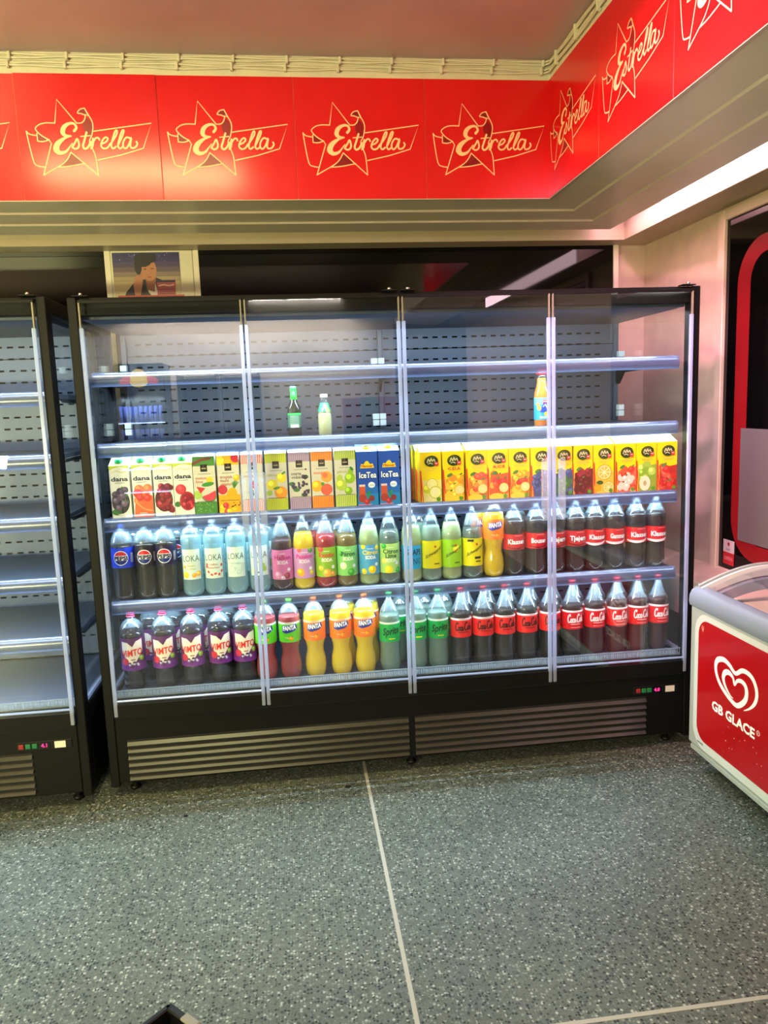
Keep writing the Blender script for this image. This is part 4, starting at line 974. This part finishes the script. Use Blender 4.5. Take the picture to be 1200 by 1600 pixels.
SODA = [(.032, 0), (.041, .004), (.0455, .014), (.0460, .030), (.0440, .050), (.0440, .178), (.0455, .190), (.0445, .210), (.0390, .240), (.030, .270), (.021, .295), (.0145, .312), (.0125, .322), (.0125, .330)]
LOKA = [(.032, 0), (.041, .004), (.0450, .016), (.0455, .036), (.0445, .080), (.0445, .200), (.0455, .206), (.0430, .218), (.0455, .230), (.0450, .250), (.038, .275), (.026, .298), (.015, .312), (.0125, .318)]
PEPS = [(.032, 0), (.040, .005), (.0430, .020), (.0420, .060), (.0425, .130), (.0465, .142), (.0465, .228), (.0470, .245), (.042, .268), (.030, .292), (.018, .307), (.0125, .313), (.0125, .318)]
SPRT = [(.032, 0), (.041, .006), (.0460, .022), (.0465, .050), (.0440, .090), (.0440, .130), (.0465, .140), (.0465, .232), (.0460, .252), (.038, .280), (.026, .305), (.015, .325), (.0125, .333), (.0125, .345)]
VIMT = [(.034, 0), (.043, .006), (.0465, .020), (.0440, .070), (.0450, .092), (.0510, .098), (.0510, .240), (.0505, .262), (.0460, .285), (.034, .303), (.020, .314), (.014, .320), (.014, .330)]

def script_coke(a, R, z0, z1, ink, sub):
    script(a, 'Coca-Cola', .003, z0+.031, .0185, ink, 4, sx=.62, rise=.04, wk=1.0, sm=2)
    a.rect(-.022, .026, z0+.022, z0+.026, sub, 3)
def lab_zero(a, R, z0, z1):
    a.rect(-R*1.4, R*1.4, z1-.009, z1, P((236, 226, 224)), 2); a.rect(-.02, .03, z1-.006, z1-.004, P((160, 90, 90)), 3)
    script_coke(a, R, z0, z1, P((26, 10, 12)), P((120, 14, 18))); return P((224, 34, 34))
def lab_classic(a, R, z0, z1):
    a.rect(-R*1.4, R*1.4, z1-.009, z1, P((240, 228, 226)), 2)
    script_coke(a, R, z0, z1, P((250, 244, 240)), P((240, 190, 190))); a.rect(-.022, .026, z0+.008, z0+.010, P((240, 190, 190)), 3); return P((206, 22, 30))
def lab_name(word, dark, wave):
    def f(a, R, z0, z1):
        ic = P((250, 248, 244)); sh = P((30, 16, 20))
        a.text(word, .003, z0+.025, .023, sh, 3, .06, wid=min(.085, .0125*len(word))); a.text(word, .002, z0+.026, .022, ic, 4, .035, wid=min(.082, .012*len(word)))
        if wave: a.stroke([(-R*1.2, z0+.010), (-.02, z0+.004), (.02, z0+.008), (R*1.0, z0+.020)], [.006, .012, .010, .003], P((240, 230, 230)), 3)
        else: a.stroke([(-R*.9, z0+.012), (.0, z0+.005), (R*.9, z0+.014)], [.003, .006, .003], P((90, 20, 30)), 3)
        a.rect(-.01, .03, z1-.008, z1-.006, P((240, 180, 180)), 3)
        return P((196, 24, 36))
    return f
def lab_fanta(base, top):
    def f(a, R, z0, z1):
        a.rect(-R*1.4, R*1.4, z1-.009, z1, P(top), 2); a.rect(-.02, .02, z1-.006, z1-.004, P((190, 150, 120)), 3)
        m_ = (z0+z1)/2; a.poly([(-.034, m_+.002), (-.033, m_+.028), (.030, m_+.036), (.037, m_+.016), (.020, m_+.004), (-.016, m_-.005)], P((32, 50, 150)), 3)
        a.text('FANTA', -.001, m_+.006, .022, P((32, 50, 150)), 4, .09, wid=.064, rise=.10); a.text('FANTA', .000, m_+.008, .020, P((255, 255, 250)), 5, .045, wid=.060, rise=.10)
        fruit(a, .006, z0+.018, .009, (246, 150, 20), 6, leaf=(60, 140, 40)); a.stroke([(-.02, z0+.022), (-.004, z0+.019)], .003, P((246, 200, 150)), 5, 1)
        return P(base)
    return f
def lab_sprite(a, R, z0, z1):
    a.rect(-R*1.4, R*1.4, z1-.009, z1, P((220, 232, 214)), 2)
    a.text('Sprite', .001, z0+.030, .034, P((10, 52, 26)), 3, .03, wid=.080, shear=.15, rise=.12); a.rect(-.01, .018, z0+.012, z0+.017, P((216, 220, 40)), 3); return P((0, 164, 72))
def lab_pepsi(bg):
    def f(a, R, z0, z1):
        m_ = (z0+z1)/2; r = .031
        a.disc(0, m_, r, P((236, 240, 250)), 2, n=28); a.poly(chordpts(0, m_, r*.90, .38, PI-.38), P((206, 36, 48)), 3); a.poly(chordpts(0, m_, r*.90, PI+.38, 2*PI-.38), P((24, 40, 120)), 3)
        a.text('PEPSI', 0, m_-.0085, .0165, P((14, 16, 30)), 5, .05, wid=.056)
        for k in range(8): a.rect(.042+.0018*k, .043+.0018*k, m_-.022, m_+.018, P((190, 190, 200)), 3, 1)
        return P(bg)
    return f
def lab_loka(kind):
    def f(a, R, z0, z1):
        a.rect(-.041, .041, z0, z1, P((214, 232, 220)), 2); a.text('LOKA', 0, z0+.078, .028, P((46, 92, 100)), 4, .0, wid=.072)
        tc = {'citron': (190, 170, 60), 'hallon': (190, 70, 60), 'natur': (110, 160, 160), 'paron': (120, 150, 60)}[kind]
        for k, s_ in enumerate({'citron': ['Banan', 'Citron'], 'hallon': ['Hallon', 'Rabarber'], 'natur': ['NATURELL'], 'paron': ['Päron']}[kind]): a.text(s_, 0, z0+.056-k*.014, .010 if kind != 'natur' else .007, P(tc), 4, .01)
        if kind == 'citron': fruit(a, -.026, z0+.020, .014, (246, 206, 30), 4); fruit(a, .010, z0+.018, .010, (240, 160, 40), 4); fruit(a, .030, z0+.024, .012, (246, 180, 60), 4); fruit(a, -.030, z0+.055, .007, (230, 170, 40), 4)
        if kind == 'hallon':
            for x, y in ((-.032, .05), (-.024, .028), (-.010, .016), (.006, .020), (.022, .016), (.034, .030), (.034, .056), (-.030, .060)): a.disc(x, z0+y, .007, P((206, 66, 60)), 4, .005, 8, rot=x*40)
        if kind == 'natur':
            for x, y, r in ((-.018, .034, .014), (.010, .022, .008), (.026, .034, .006), (-.002, .038, .005), (.03, .052, .007)): a.stroke([(x+r*math.cos(k*PI/6), z0+y+r*math.sin(k*PI/6)) for k in range(13)], .0014, P((130, 170, 180)), 4, 1)
        if kind == 'paron': fruit(a, .018, z0+.030, .013, (150, 190, 80), 4); a.disc(.018, z0+.046, .006, P((150, 190, 80)), 4, .008); fruit(a, -.020, z0+.018, .010, (240, 220, 60), 4); a.disc(-.002, z0+.014, .008, P((70, 130, 80)), 4, .004)
        return M['petclean']
    return f
def lab_soda(word, bg, tc, wc, blobs, sub='SODA'):
    def f(a, R, z0, z1):
        h = z1-z0
        for i, (x, y, r, c) in enumerate(blobs): fruit(a, x, z0+y*h, r, c, 4+i*.5)
        ws = word.split('|')
        for k, s_ in enumerate(ws): a.text(s_, .002, z1-.042-k*.020, .019, P(tc), 8, .03, wid=min(.074, .0125*len(s_)))
        a.text(sub, .002, z1-.062-(len(ws)-1)*.018, .015, P(wc), 8, .05, wid=.048); a.rect(-.012, .014, z1-.018, z1-.015, P(wc), 8)
        a.disc(.028, z0+h*.33, .008, P((240, 240, 240)), 9)
        return P(bg)
    return f
def lab_schw(bg, extra):
    def f(a, R, z0, z1):
        m_ = (z0+z1)/2
        if extra == 'lime': fruit(a, .012, m_+.022, .016, (250, 230, 40), 4); a.disc(.0, m_+.035, .012, P((120, 180, 30)), 5, .006)
        a.stroke([(-.036, m_-.026), (.044, m_+.022)], .0016, P((60, 70, 10)), 5, 1); a.stroke([(-.030, m_-.034), (.044, m_+.010)], .0012, P((60, 70, 10)), 5, 1)
        a.text('Schweppes', .002, m_-.020, .018, P((40, 44, 16)), 6, .015, wid=.078, shear=.25, rise=.58)
        a.disc(.010, m_+.036, .0055, P((190, 90, 40)), 6); a.rect(.004, .030, m_-.044, m_-.039, P((70, 80, 20)), 6)
        if extra == 'tonic': a.rect(-.032, -.004, z1-.014, z1-.004, P((24, 24, 20)), 6); a.rect(.0, .030, m_-.030, m_-.020, P((30, 30, 20)), 6)
        return P(bg)
    return f
def lab_grape(a, R, z0, z1):
    a.text('GRAPE', .002, z0+.064, .026, P((10, 40, 70)), 4, .02, wid=.078); a.text('TONIC', .002, z0+.022, .028, P((10, 40, 70)), 4, .0, wid=.076); return P((0, 156, 214))
def lab_vimto(a, R, z0, z1):
    h = z1-z0; a.rect(-R*1.4, R*1.4, z0, z0+h*.22, P((110, 40, 130)), 2)
    cream = P((238, 226, 206)); a.poly([(-.046, z1-.014), (-.018, z1-.018), (.002, z1-.038), (.004, z0+.024), (-.004, z0+.024), (-.030, z0+.055), (-.046, z1-.060)], cream, 3); a.poly([(.002, z1-.038), (.018, z1-.014), (.046, z1-.006), (.046, z1-.060), (.022, z0+.050), (.004, z0+.024)], cream, 3)
    fruit(a, -.032, z0+.040, .016, (206, 50, 70), 4); fruit(a, .040, z0+.052, .012, (130, 170, 60), 4); scatter(a, -.018, .036, z0+.012, z0+.040, 12, .006, [(46, 24, 60), (70, 34, 84), (180, 170, 200)], 3, 5)
    a.text('ViMTO', .0, z0+.061, .029, P((226, 44, 28)), 14, .025, wid=.086, rise=.10)
    a.rect(-.006, .012, z0+.046, z0+.050, P((120, 60, 90)), 12)
    return P((92, 40, 96))

GM, GB = 'bottles on the fourth shelf', 'bottles on the bottom deck'
mx_ = [0.081, 0.172, 0.27, 0.379, 0.472, 0.566, 0.664, 0.762, 0.856, 0.953, 1.045, 1.143, 1.233, 1.333, 1.422, 1.514, 1.609, 1.706, 1.8, 1.903, 1.993, 2.088, 2.179, 2.273, 2.377, 2.472]
mx_[0] = .093; mx_[1] = .188
bx_ = [0.102, 0.234, 0.355, 0.472, 0.577, 0.671, 0.777, 0.886, 1.002, 1.11, 1.222, 1.344, 1.443, 1.549, 1.652, 1.753, 1.858, 1.967, 2.073, 2.181, 2.289, 2.391, 2.491]
W = (235, 235, 235)
red = (200, 20, 30)
YB = .128
SO = lambda d, word, bg, tc, wc, bl, cap: bottle('soda_bottle', 'bottle', SODA, D[d], {'rasp': .222, 'passion': .245, 'exotic': .232, 'pear': .228, 'cloudy': .262, 'clear': .236}[d], cap, lab_soda(word, bg, tc, wc, bl), (.050, .180))
CK = lambda f, d='cola': bottle('cola_bottle', 'bottle', COKE, D[d], .252, red, f, (.137, .225))
NM = lambda wd, wv=False: bottle('cola_bottle', 'bottle', COKE, D['cola'], .250, red, lab_name(wd, 0, wv), (.120, .190), R_lab=.0482)
MID = [
 (lambda: bottle('cola_bottle', 'bottle', PEPS, D['pepsi'], .232, (30, 90, 200), lab_pepsi((36, 64, 206)), (.142, .228)), 'brown cola bottle with a bright blue label and blue cap, at the left end'),
 (lambda: bottle('cola_bottle', 'bottle', PEPS, D['pepsi'], .236, (30, 30, 34), lab_pepsi((34, 28, 40)), (.142, .228)), 'brown cola bottle with a black label, beside the blue-labelled one'),
 (lambda: bottle('cola_bottle', 'bottle', PEPS, D['pepsi'], .240, (30, 30, 34), lab_pepsi((38, 32, 66)), (.142, .228)), 'brown cola bottle with a dark navy label, next to the clear water bottles'),
 (lambda: bottle('water_bottle', 'bottle', LOKA, D['water'], .262, W, lab_loka('citron'), (.075, .205)), 'clear sparkling water bottle with yellow fruit on the label, leftmost of four'),
 (lambda: bottle('water_bottle', 'bottle', LOKA, D['water'], .258, W, lab_loka('hallon'), (.075, .205)), 'clear sparkling water bottle with red berries on the label'),
 (lambda: bottle('water_bottle', 'bottle', LOKA, D['water'], .262, W, lab_loka('natur'), (.075, .205)), 'clear sparkling water bottle with a plain bubble label, third of four'),
 (lambda: bottle('water_bottle', 'bottle', LOKA, D['water'], .262, W, lab_loka('paron'), (.075, .205)), 'clear sparkling water bottle with a green pear, behind the left door edge'),
 (lambda: SO('rasp', 'Hallon', (226, 120, 176), (190, 30, 110), (246, 220, 236), [(-.02, .16, .016, (246, 160, 196)), (.02, .12, .014, (150, 60, 70)), (.0, .06, .010, (240, 190, 210))], (200, 60, 120)), 'dark soda bottle with a pink label reading Hallon'),
 (lambda: SO('passion', 'Passion', (206, 150, 206), (226, 30, 140), (246, 226, 240), [(-.018, .20, .018, (250, 170, 0)), (.034, .18, .012, (246, 200, 60)), (.030, .94, .012, (70, 130, 40)), (-.02, .96, .010, (214, 80, 60))], (240, 200, 0)), 'bright yellow soda bottle with a lilac label reading Passion'),
 (lambda: SO('exotic', 'Exotic', (140, 186, 30), (216, 60, 40), (250, 250, 220), [(.0, .14, .018, (246, 170, 60)), (-.028, .30, .012, (240, 200, 60)), (.028, .10, .012, (240, 150, 60)), (-.026, .95, .014, (230, 60, 50))], (220, 60, 40)), 'red soda bottle with a lime green label reading Exotic'),
 (lambda: SO('pear', 'Päron', (130, 206, 110), (14, 90, 50), (236, 250, 220), [(-.022, .34, .016, (230, 240, 190)), (.014, .12, .016, (60, 160, 40)), (-.030, .75, .012, (70, 160, 60))], (60, 160, 60)), 'amber soda bottle with a green label reading Päron'),
 (lambda: SO('cloudy', 'Citron', (70, 160, 214), (246, 220, 60), (240, 246, 250), [(.008, .16, .018, (246, 206, 10)), (-.030, .10, .013, (240, 200, 20)), (-.032, .95, .012, (250, 210, 20)), (.034, .90, .012, (246, 206, 30))], (60, 150, 210)), 'pale cloudy soda bottle with a blue and yellow label reading Citron'),
 (lambda: SO('clear', 'Citron|Lime', (176, 216, 110), (20, 90, 50), (236, 250, 220), [(-.010, .12, .018, (250, 220, 10)), (-.030, .42, .012, (240, 220, 90)), (.034, .08, .014, (40, 160, 60)), (-.030, .92, .012, (40, 160, 60))], (60, 160, 60)), 'clear soda bottle with a green label reading Citron Lime'),
 (lambda: bottle('tonic_bottle', 'bottle', SODA, D['cloudy'], .250, (30, 140, 200), lab_grape, (.060, .165)), 'pale bottle with a bright blue label, behind the middle door edge'),
 (lambda: bottle('tonic_bottle', 'bottle', SODA, D['tonic'], .245, (236, 206, 0), lab_schw((236, 226, 0), ''), (.058, .182)), 'clear bottle with a plain yellow label and yellow cap, right of the middle door edge'),
 (lambda: bottle('tonic_bottle', 'bottle', SODA, D['cloudy'], .255, (236, 206, 0), lab_schw((150, 206, 20), 'lime'), (.058, .182)), 'cloudy bottle with a lime green label'),
 (lambda: bottle('tonic_bottle', 'bottle', SODA, D['clear'], .225, (30, 30, 30), lab_schw((226, 220, 0), 'tonic'), (.058, .182)), 'clear bottle with a yellow label and black cap, left of the orange soda'),
 (lambda: bottle('orange_soda_bottle', 'bottle', FANT, D['orange'], .285, (240, 120, 20), lab_fanta((246, 120, 20), (246, 130, 30)), (.172, .262)), 'orange soda bottle on the fourth shelf beside the red-labelled colas'),
 (lambda: NM('Klassen'), 'cola bottle with a name label reading Klassen, first from the left'),
 (lambda: NM('Bousen'), 'cola bottle with a name label reading Bousen'),
 (lambda: NM('Tjejern'), 'cola bottle with a name label reading Tjejern, behind the right door edge'),
 None,
 (lambda: NM('Klassen', True), 'cola bottle with a name label reading Klassen above a white wave, fourth from the right'),
 (lambda: NM('Gamman', True), 'cola bottle with a name label reading Gamman above a white wave'),
 None, None]
mid = []
GN = 'cola bottles with name labels'
for i, e in enumerate(MID):
    loc = (mx_[i], YB, SZ['mid'])
    if e is None:
        src = mid[20] if i == 21 else mid[22]
        lab = {21: 'cola bottle with a name label reading Tjejern, just right of the right door edge', 24: 'cola bottle with a Klassen name label above a white wave, second from the right', 25: 'cola bottle with a Klassen name label above a white wave, rightmost on its shelf'}[i]
        t = copy_thing(src, loc, lab, GN)
    else: t = e[0](); t['label'] = e[1]; t['group'] = GN if i >= 18 else GM; t.location = loc
    mid.append(t)
# second rows, seen between and above the front ones
for i in list(range(0, 7)) + [9, 10, 14, 17] + list(range(18, 26)):
    nm = mid[i]['label']; 
    what = {0: 'blue-labelled cola', 1: 'black-labelled cola', 2: 'navy-labelled cola', 3: 'yellow-fruit water', 4: 'red-berry water', 5: 'plain water', 6: 'pear water', 9: 'red Exotic soda', 10: 'amber pear soda', 14: 'yellow-labelled tonic', 17: 'orange soda'}.get(i, 'name-label cola number %s from the left' % ['one', 'two', 'three', 'four', 'five', 'six', 'seven', 'eight'][(i-18) % 8])
    dx = {0: .030, 1: .035, 2: .035, 3: .030, 4: .026, 5: .026, 6: .028, 9: -.030, 10: -.030, 14: -.038, 17: -.028}.get(i, .046)
    if i == 25: continue
    copy_thing(mid[i], (mx_[i]+dx, YB+.101, SZ['mid']), 'bottle half hidden behind the %s bottle' % what, GM if i < 18 else GN)

BOT = []
vim = bottle('berry_drink_bottle', 'bottle', VIMT, D['purple'], .262, (176, 60, 96), lab_vimto, (.098, .240), capm=.0165)
five = ['leftmost', 'second', 'third', 'fourth', 'rightmost']
for i in range(5):
    loc = (bx_[i], YB+(.0 if i < 3 else .01), SZ['bot']); lab = 'dark purple berry drink bottle, %s of five in the front row' % five[i]
    if i == 0: vim.location = loc; tag(vim, lab, 'bottle', 'berry drink bottles'); t = vim
    else: t = copy_thing(vim, loc, lab, 'berry drink bottles')
    t.rotation_euler.z = [.10, .04, -.02, .12, .10][i]
for i, dx in ((0, .055), (1, .02), (2, .02), (3, .02), (4, .03)): t = copy_thing(vim, (bx_[i]+dx, YB+.125, SZ['bot']), 'purple berry drink bottle standing behind the %s front one' % five[i], 'berry drink bottles'); t.rotation_euler.z = .3
fg = bottle('strawberry_soda_bottle', 'bottle', FANT, D['pinks'], .285, (110, 200, 60), lab_fanta((96, 200, 40), (226, 236, 220)), (.172, .262))
fg.location = (bx_[5], YB, SZ['bot']); tag(fg, 'pink soda bottle with a green label, behind the left door edge', 'bottle', 'pink sodas'); copy_thing(fg, (bx_[6], YB, SZ['bot']), 'pink soda bottle with a green label, beside the orange sodas', 'pink sodas')
fo = bottle('orange_soda_bottle', 'bottle', FANT, D['orange'], .290, (240, 120, 20), lab_fanta((248, 120, 20), (250, 214, 170)), (.172, .262))
for k in range(3):
    loc = (bx_[7+k], YB, SZ['bot']); lab = 'orange soda bottle on the bottom deck, %s of three' % ['left', 'middle', 'right'][k]
    if k == 0: fo.location = loc; tag(fo, lab, 'bottle', 'orange sodas')
    else: copy_thing(fo, loc, lab, 'orange sodas')
for k, dx in ((1, .028), (2, .028)): copy_thing(fo, (bx_[7+k]+dx, YB+.101, SZ['bot']), 'orange soda bottle behind the %s one on the bottom deck' % ['', 'middle', 'right'][k], 'orange sodas')
sp = bottle('lemon_soda_bottle', 'bottle', SPRT, D['lemon'], .262, (30, 150, 70), lab_sprite, (.140, .230))
for k in range(3):
    loc = (bx_[10+k], YB, SZ['bot']); lab = 'clear lemon soda bottle with a green label, %s' % ['left of the middle door edge', 'just right of the middle door edge', 'beside the first red-labelled cola'][k]
    if k == 0: sp.location = loc; tag(sp, lab, 'bottle', 'lemon sodas')
    else: copy_thing(sp, loc, lab, 'lemon sodas')
for k, dx in ((0, .062), (1, .055), (2, .050)): copy_thing(sp, (bx_[10+k]+dx, YB+.11, SZ['bot']), 'green-labelled lemon soda bottle behind the %s front one' % ['left', 'middle', 'right'][k], 'lemon sodas')
zc = CK(lab_zero); cc = CK(lab_classic, 'cola_reflect'); cd_ = CK(lab_classic)
for k in range(5):
    loc = (bx_[13+k], YB, SZ['bot']); lab = 'cola bottle with black script on a red label, %s of five' % five[k]
    if k == 0: zc.location = loc; tag(zc, lab, 'bottle', 'black-script colas')
    else: copy_thing(zc, loc, lab, 'black-script colas')
    copy_thing(zc, (bx_[13+k]+.048, YB+.101, SZ['bot']), 'cola bottle behind the %s black-script one' % five[k], 'black-script colas')
for k in range(5):
    loc = (bx_[18+k], YB, SZ['bot']); lab = 'cola bottle with white script on a red label, %s of five' % five[k]
    if k == 0: cd_.location = loc; tag(cd_, lab, 'bottle', 'white-script colas')
    elif k == 2: cc.location = loc; tag(cc, lab, 'bottle', 'white-script colas')
    else: copy_thing(cd_ if k == 1 else cc, loc, lab, 'white-script colas')
    if k < 4: copy_thing(cd_, (bx_[18+k]+.048, YB+.101, SZ['bot']), 'cola bottle behind the %s white-script one' % five[k], 'white-script colas')

# three single bottles on the second shelf
t = thing('beer_bottle', 'dark green glass bottle with a bright green neck foil on the second shelf', 'bottle', (.847, .20, SZ['top']))
b = MB(); b.lathe([(.026, 0), (.029, .004), (.029, .115), (.027, .130), (.016, .150), (.0135, .170), (.0130, .205)], D['darkgreen'], 24); b.build('bottle_glass', t)
b = MB(); b.lathe([(.0150, .158), (.0142, .175), (.0138, .207)], D['greenfoil'], 24); b.build('neck_foil', t)
b = MB(); b.lathe([(.0150, .206), (.0150, .213), (.012, .216)], mat('crown_cap', (110, 170, 190), .3, metal=.5), 18); b.build('cap', t)
b = MB(); R = .0295; a = Art(b, cylmap(R), .0003, (-.04, .04, .01, .12), True); b.lathe([(R, .038), (R, .100)], P((60, 110, 84)), 24, capb=False, capt=False)
a.rect(-.04, .04, .092, .100, P((30, 200, 80)), 2); a.rect(-.018, .018, .038, .052, P((214, 222, 220)), 3)
for k in range(6): a.rect(-.020, .020, .056+k*.006, .058+k*.006, P((140, 176, 160)), 3)
b.build('label', t)
t = thing('coconut_drink_bottle', 'cream-coloured coconut drink bottle with a white cap on the second shelf', 'bottle', (.978, .19, SZ['top']))
pf = [(.026, 0), (.030, .004), (.0305, .060), (.0300, .088), (.0245, .118), (.0165, .148), (.0150, .158), (.0150, .164)]
b = MB(); b.lathe(pf, M['pet'], 24); b.build('bottle_glass', t)
b = MB(); b.lathe([(.025, .001), (.0288, .005), (.0290, .060), (.0285, .088), (.0250, .106)], D['coco'], 24); b.build('drink', t)
b = MB(); b.lathe([(.0165, .162), (.0165, .175), (.014, .177)], mat('cap_white', (230, 235, 235), .35), 20); b.build('cap', t)
b = MB(); b.lathe([(.0300, .100), (.0255, .117), (.0190, .140)], P((36, 140, 100)), 24, capb=False, capt=False); a = Art(b, lambda u, v, d: ((.031-(v-.1)*.27+d)*math.sin(u/.028), -(.031-(v-.1)*.27+d)*math.cos(u/.028), v), .0004)
a.poly([(-.012, .102), (.010, .100), (.004, .134), (-.002, .138)], P((236, 236, 210)), 2); a.poly([(.004, .104), (.022, .100), (.010, .132)], P((240, 210, 60)), 3); b.build('label', t)
t = thing('juice_bottle', 'orange juice glass bottle with a red cap, left of the right door edge', 'bottle', (1.949, .17, SZ['top']))
pf = [(.031, 0), (.034, .004), (.034, .135), (.033, .150), (.025, .175), (.021, .195), (.020, .220), (.0205, .232)]
b = MB(); b.lathe(pf, M['petclean'], 28); b.build('bottle_glass', t)
b = MB(); b.lathe([(.030, .0015), (.0325, .005), (.0325, .135), (.0315, .150), (.0235, .175), (.0195, .195), (.0187, .214)], D['juice'], 28); b.build('drink', t)
b = MB(); b.lathe([(.0225, .230), (.0235, .233), (.0235, .252), (.021, .255)], mat('cap_juice', (214, 40, 60), .35), 20); b.lathe([(.0238, .238), (.0238, .243)], P((240, 200, 200)), 20, capb=False, capt=False); b.build('cap', t)
b = MB(); R = .0345; b.lathe([(R, .030), (R, .128)], P((30, 150, 210)), 28, capb=False, capt=False); a = Art(b, cylmap(R), .0003, (-.048, .048, .03, .128), True)
a.rect(-.048, .048, .096, .128, P((100, 206, 190)), 2); a.poly([(-.02, .064), (.04, .058), (.04, .108), (.0, .112)], P((24, 70, 160)), 3); a.rect(-.006, .03, .104, .118, P((206, 30, 50)), 4); a.rect(-.004, .028, .109, .113, P((245, 230, 230)), 5)
a.stroke([(-.004, .088), (.006, .098), (.012, .084), (.022, .096), (.032, .086)], .003, P((230, 240, 250)), 6); fruit(a, -.022, .082, .010, (246, 180, 60), 4); fruit(a, -.028, .098, .008, (246, 150, 30), 4); fruit(a, .008, .056, .009, (236, 206, 30), 6); fruit(a, .026, .054, .009, (150, 190, 40), 6)
a.rect(-.02, .03, .036, .046, P((150, 214, 230)), 5); b.build('label', t)

# ------------------------------------------------------------------ behind the camera: what the glass doors mirror
struct('trim_9', MB().box(X0, 2.1, Y0+.47, Y0+.50, 2.57, 2.69, mat('added_bulkhead', (40, 36, 30), .5)))  # lip added to hide the wash lamp from the doors
struct('trim_8', MB().box(X0, RW, Y0, Y0+.50, 2.69, CZ, mat('added_bulkhead', (40, 36, 30), .5)))  # dark mass added so the top of the doors mirrors dark
struct('dark_panel', MB().box(2.12, RW, Y0, Y0+.02, .0, CZ-.02, M['blkgl']))  # dark glass panel added so the right-hand doors mirror dark
t = thing('drinks_cooler', 'tall drinks cooler with rows of small cans near the front wall', 'cooler', (-.70, -5.1, 0))
b = MB(); b.box(-.25, .25, -.45, 0, .1, 2.10, M['blk2'], .01); b.box(-.24, .24, -.02, .012, 1.80, 2.08, mat('header_blue', (120, 130, 160), .4)); b.build('cabinet', t)
b = MB(); a = Art(b, flatmap((0, .014, .28), (-1, 0, 0), (0, 0, 1), (0, 1, 0)), .001); ye = mat('header_yellow', (250, 206, 20), .4, emit=(.9, .60, .02), es=5); rd_ = mat('header_red', (220, 40, 50), .4, emit=(.8, .05, .08), es=4)
a.disc(0, 1.68, .085, ye, 3, n=24); a.disc(.0, 1.63, .09, ye, 3, .05, 20); a.disc(-.12, 1.655, .08, rd_, 1, .04, 12, rot=.3); a.disc(.12, 1.655, .08, rd_, 1, .04, 12, rot=-.3); b.build('header_emblem', t)
for r_ in range(5):
    z = 1.50-r_*.24
    b = MB(); b.box(-.23, .23, .001, .05, z-.012, z, mat('cooler_shelf_glow', (170, 180, 200), .4, emit=(.6, .75, 1), es=9)); b.build('shelf', t)  # glow put into the shelves in place of the cooler's lighting
cb = None
for r_ in range(4):
    for k in range(9):
        loc = (-.70-.200+k*.050, -5.1+.028, 1.501-r_*.24)
        if cb is None:
            cb = thing('drink_can', 'slim blue can, first from left on the top shelf of the cooler', 'can', loc, 'cans in the drinks cooler')
            b = MB(); b.lathe([(.018, 0), (.021, .006), (.021, .16), (.017, .168)], mat('can_blue', (110, 130, 220), .3, metal=.5), 14); b.build('can_body', cb)
        else: copy_thing(cb, loc, 'slim blue can, %s from left on the %s shelf of the cooler' % (['first', 'second', 'third', 'fourth', 'fifth', 'sixth', 'seventh', 'eighth', 'ninth'][k], ['top', 'second', 'third', 'lowest'][r_]), 'cans in the drinks cooler')
area('can_light', (-.70, -5.0, 1.74), .44, .02, 26, COOL, (math.radians(-25), 0, 0))
def cupboard(x0, x1, h, lab):
    t = thing('wall_shelf', lab, 'shelf', ((x0+x1)/2, Y0+.42, 0)); w_ = (x1-x0)/2
    MB().box(-w_, w_, -.40, -.38, 0, h, M['blk2']).build('back_board', t)
    for x in (-w_, w_-.02): MB().box(x, x+.02, -.38, 0, 0, h, M['blk2']).build('side_board', t)
    k = .1
    while k < h: MB().box(-w_+.02, w_-.02, -.38, 0, k, k+.02, mat('dark_shelf', (60, 66, 76), .4)).build('shelf', t); k += .36
    return t
cupboard(-.42, .02, 2.0, 'dark wall shelf beside the drinks cooler'); cupboard(.06, .50, 2.0, 'dark wall shelf, second from the drinks cooler')
cupboard(-1.45, -1.0, 2.0, 'dark wall shelf on the far side of the drinks cooler')
t = thing('wall_shelf', 'low counter against the front wall under the boxes', 'counter', (1.78, Y0+.40, 0)); MB().box(-.32, .32, -.38, 0, 0, 1.38, M['blk2'], .005).build('counter_body', t)
for k, (x, c, n) in enumerate(((1.54, (206, 110, 110), 'pink'), (1.76, (40, 110, 60), 'green'), (1.98, (200, 50, 46), 'red'))):
    for j in range(2):
        t = MB().box(x-.10, x+.10, Y0+.12, Y0+.34, 1.381+j*.152, 1.531+j*.152, P(c), .003).build('cardboard_box'); tag(t, '%s cardboard box on the low counter, %s of two' % (n, ['lower', 'upper'][j]), 'box', 'boxes on the low counter')
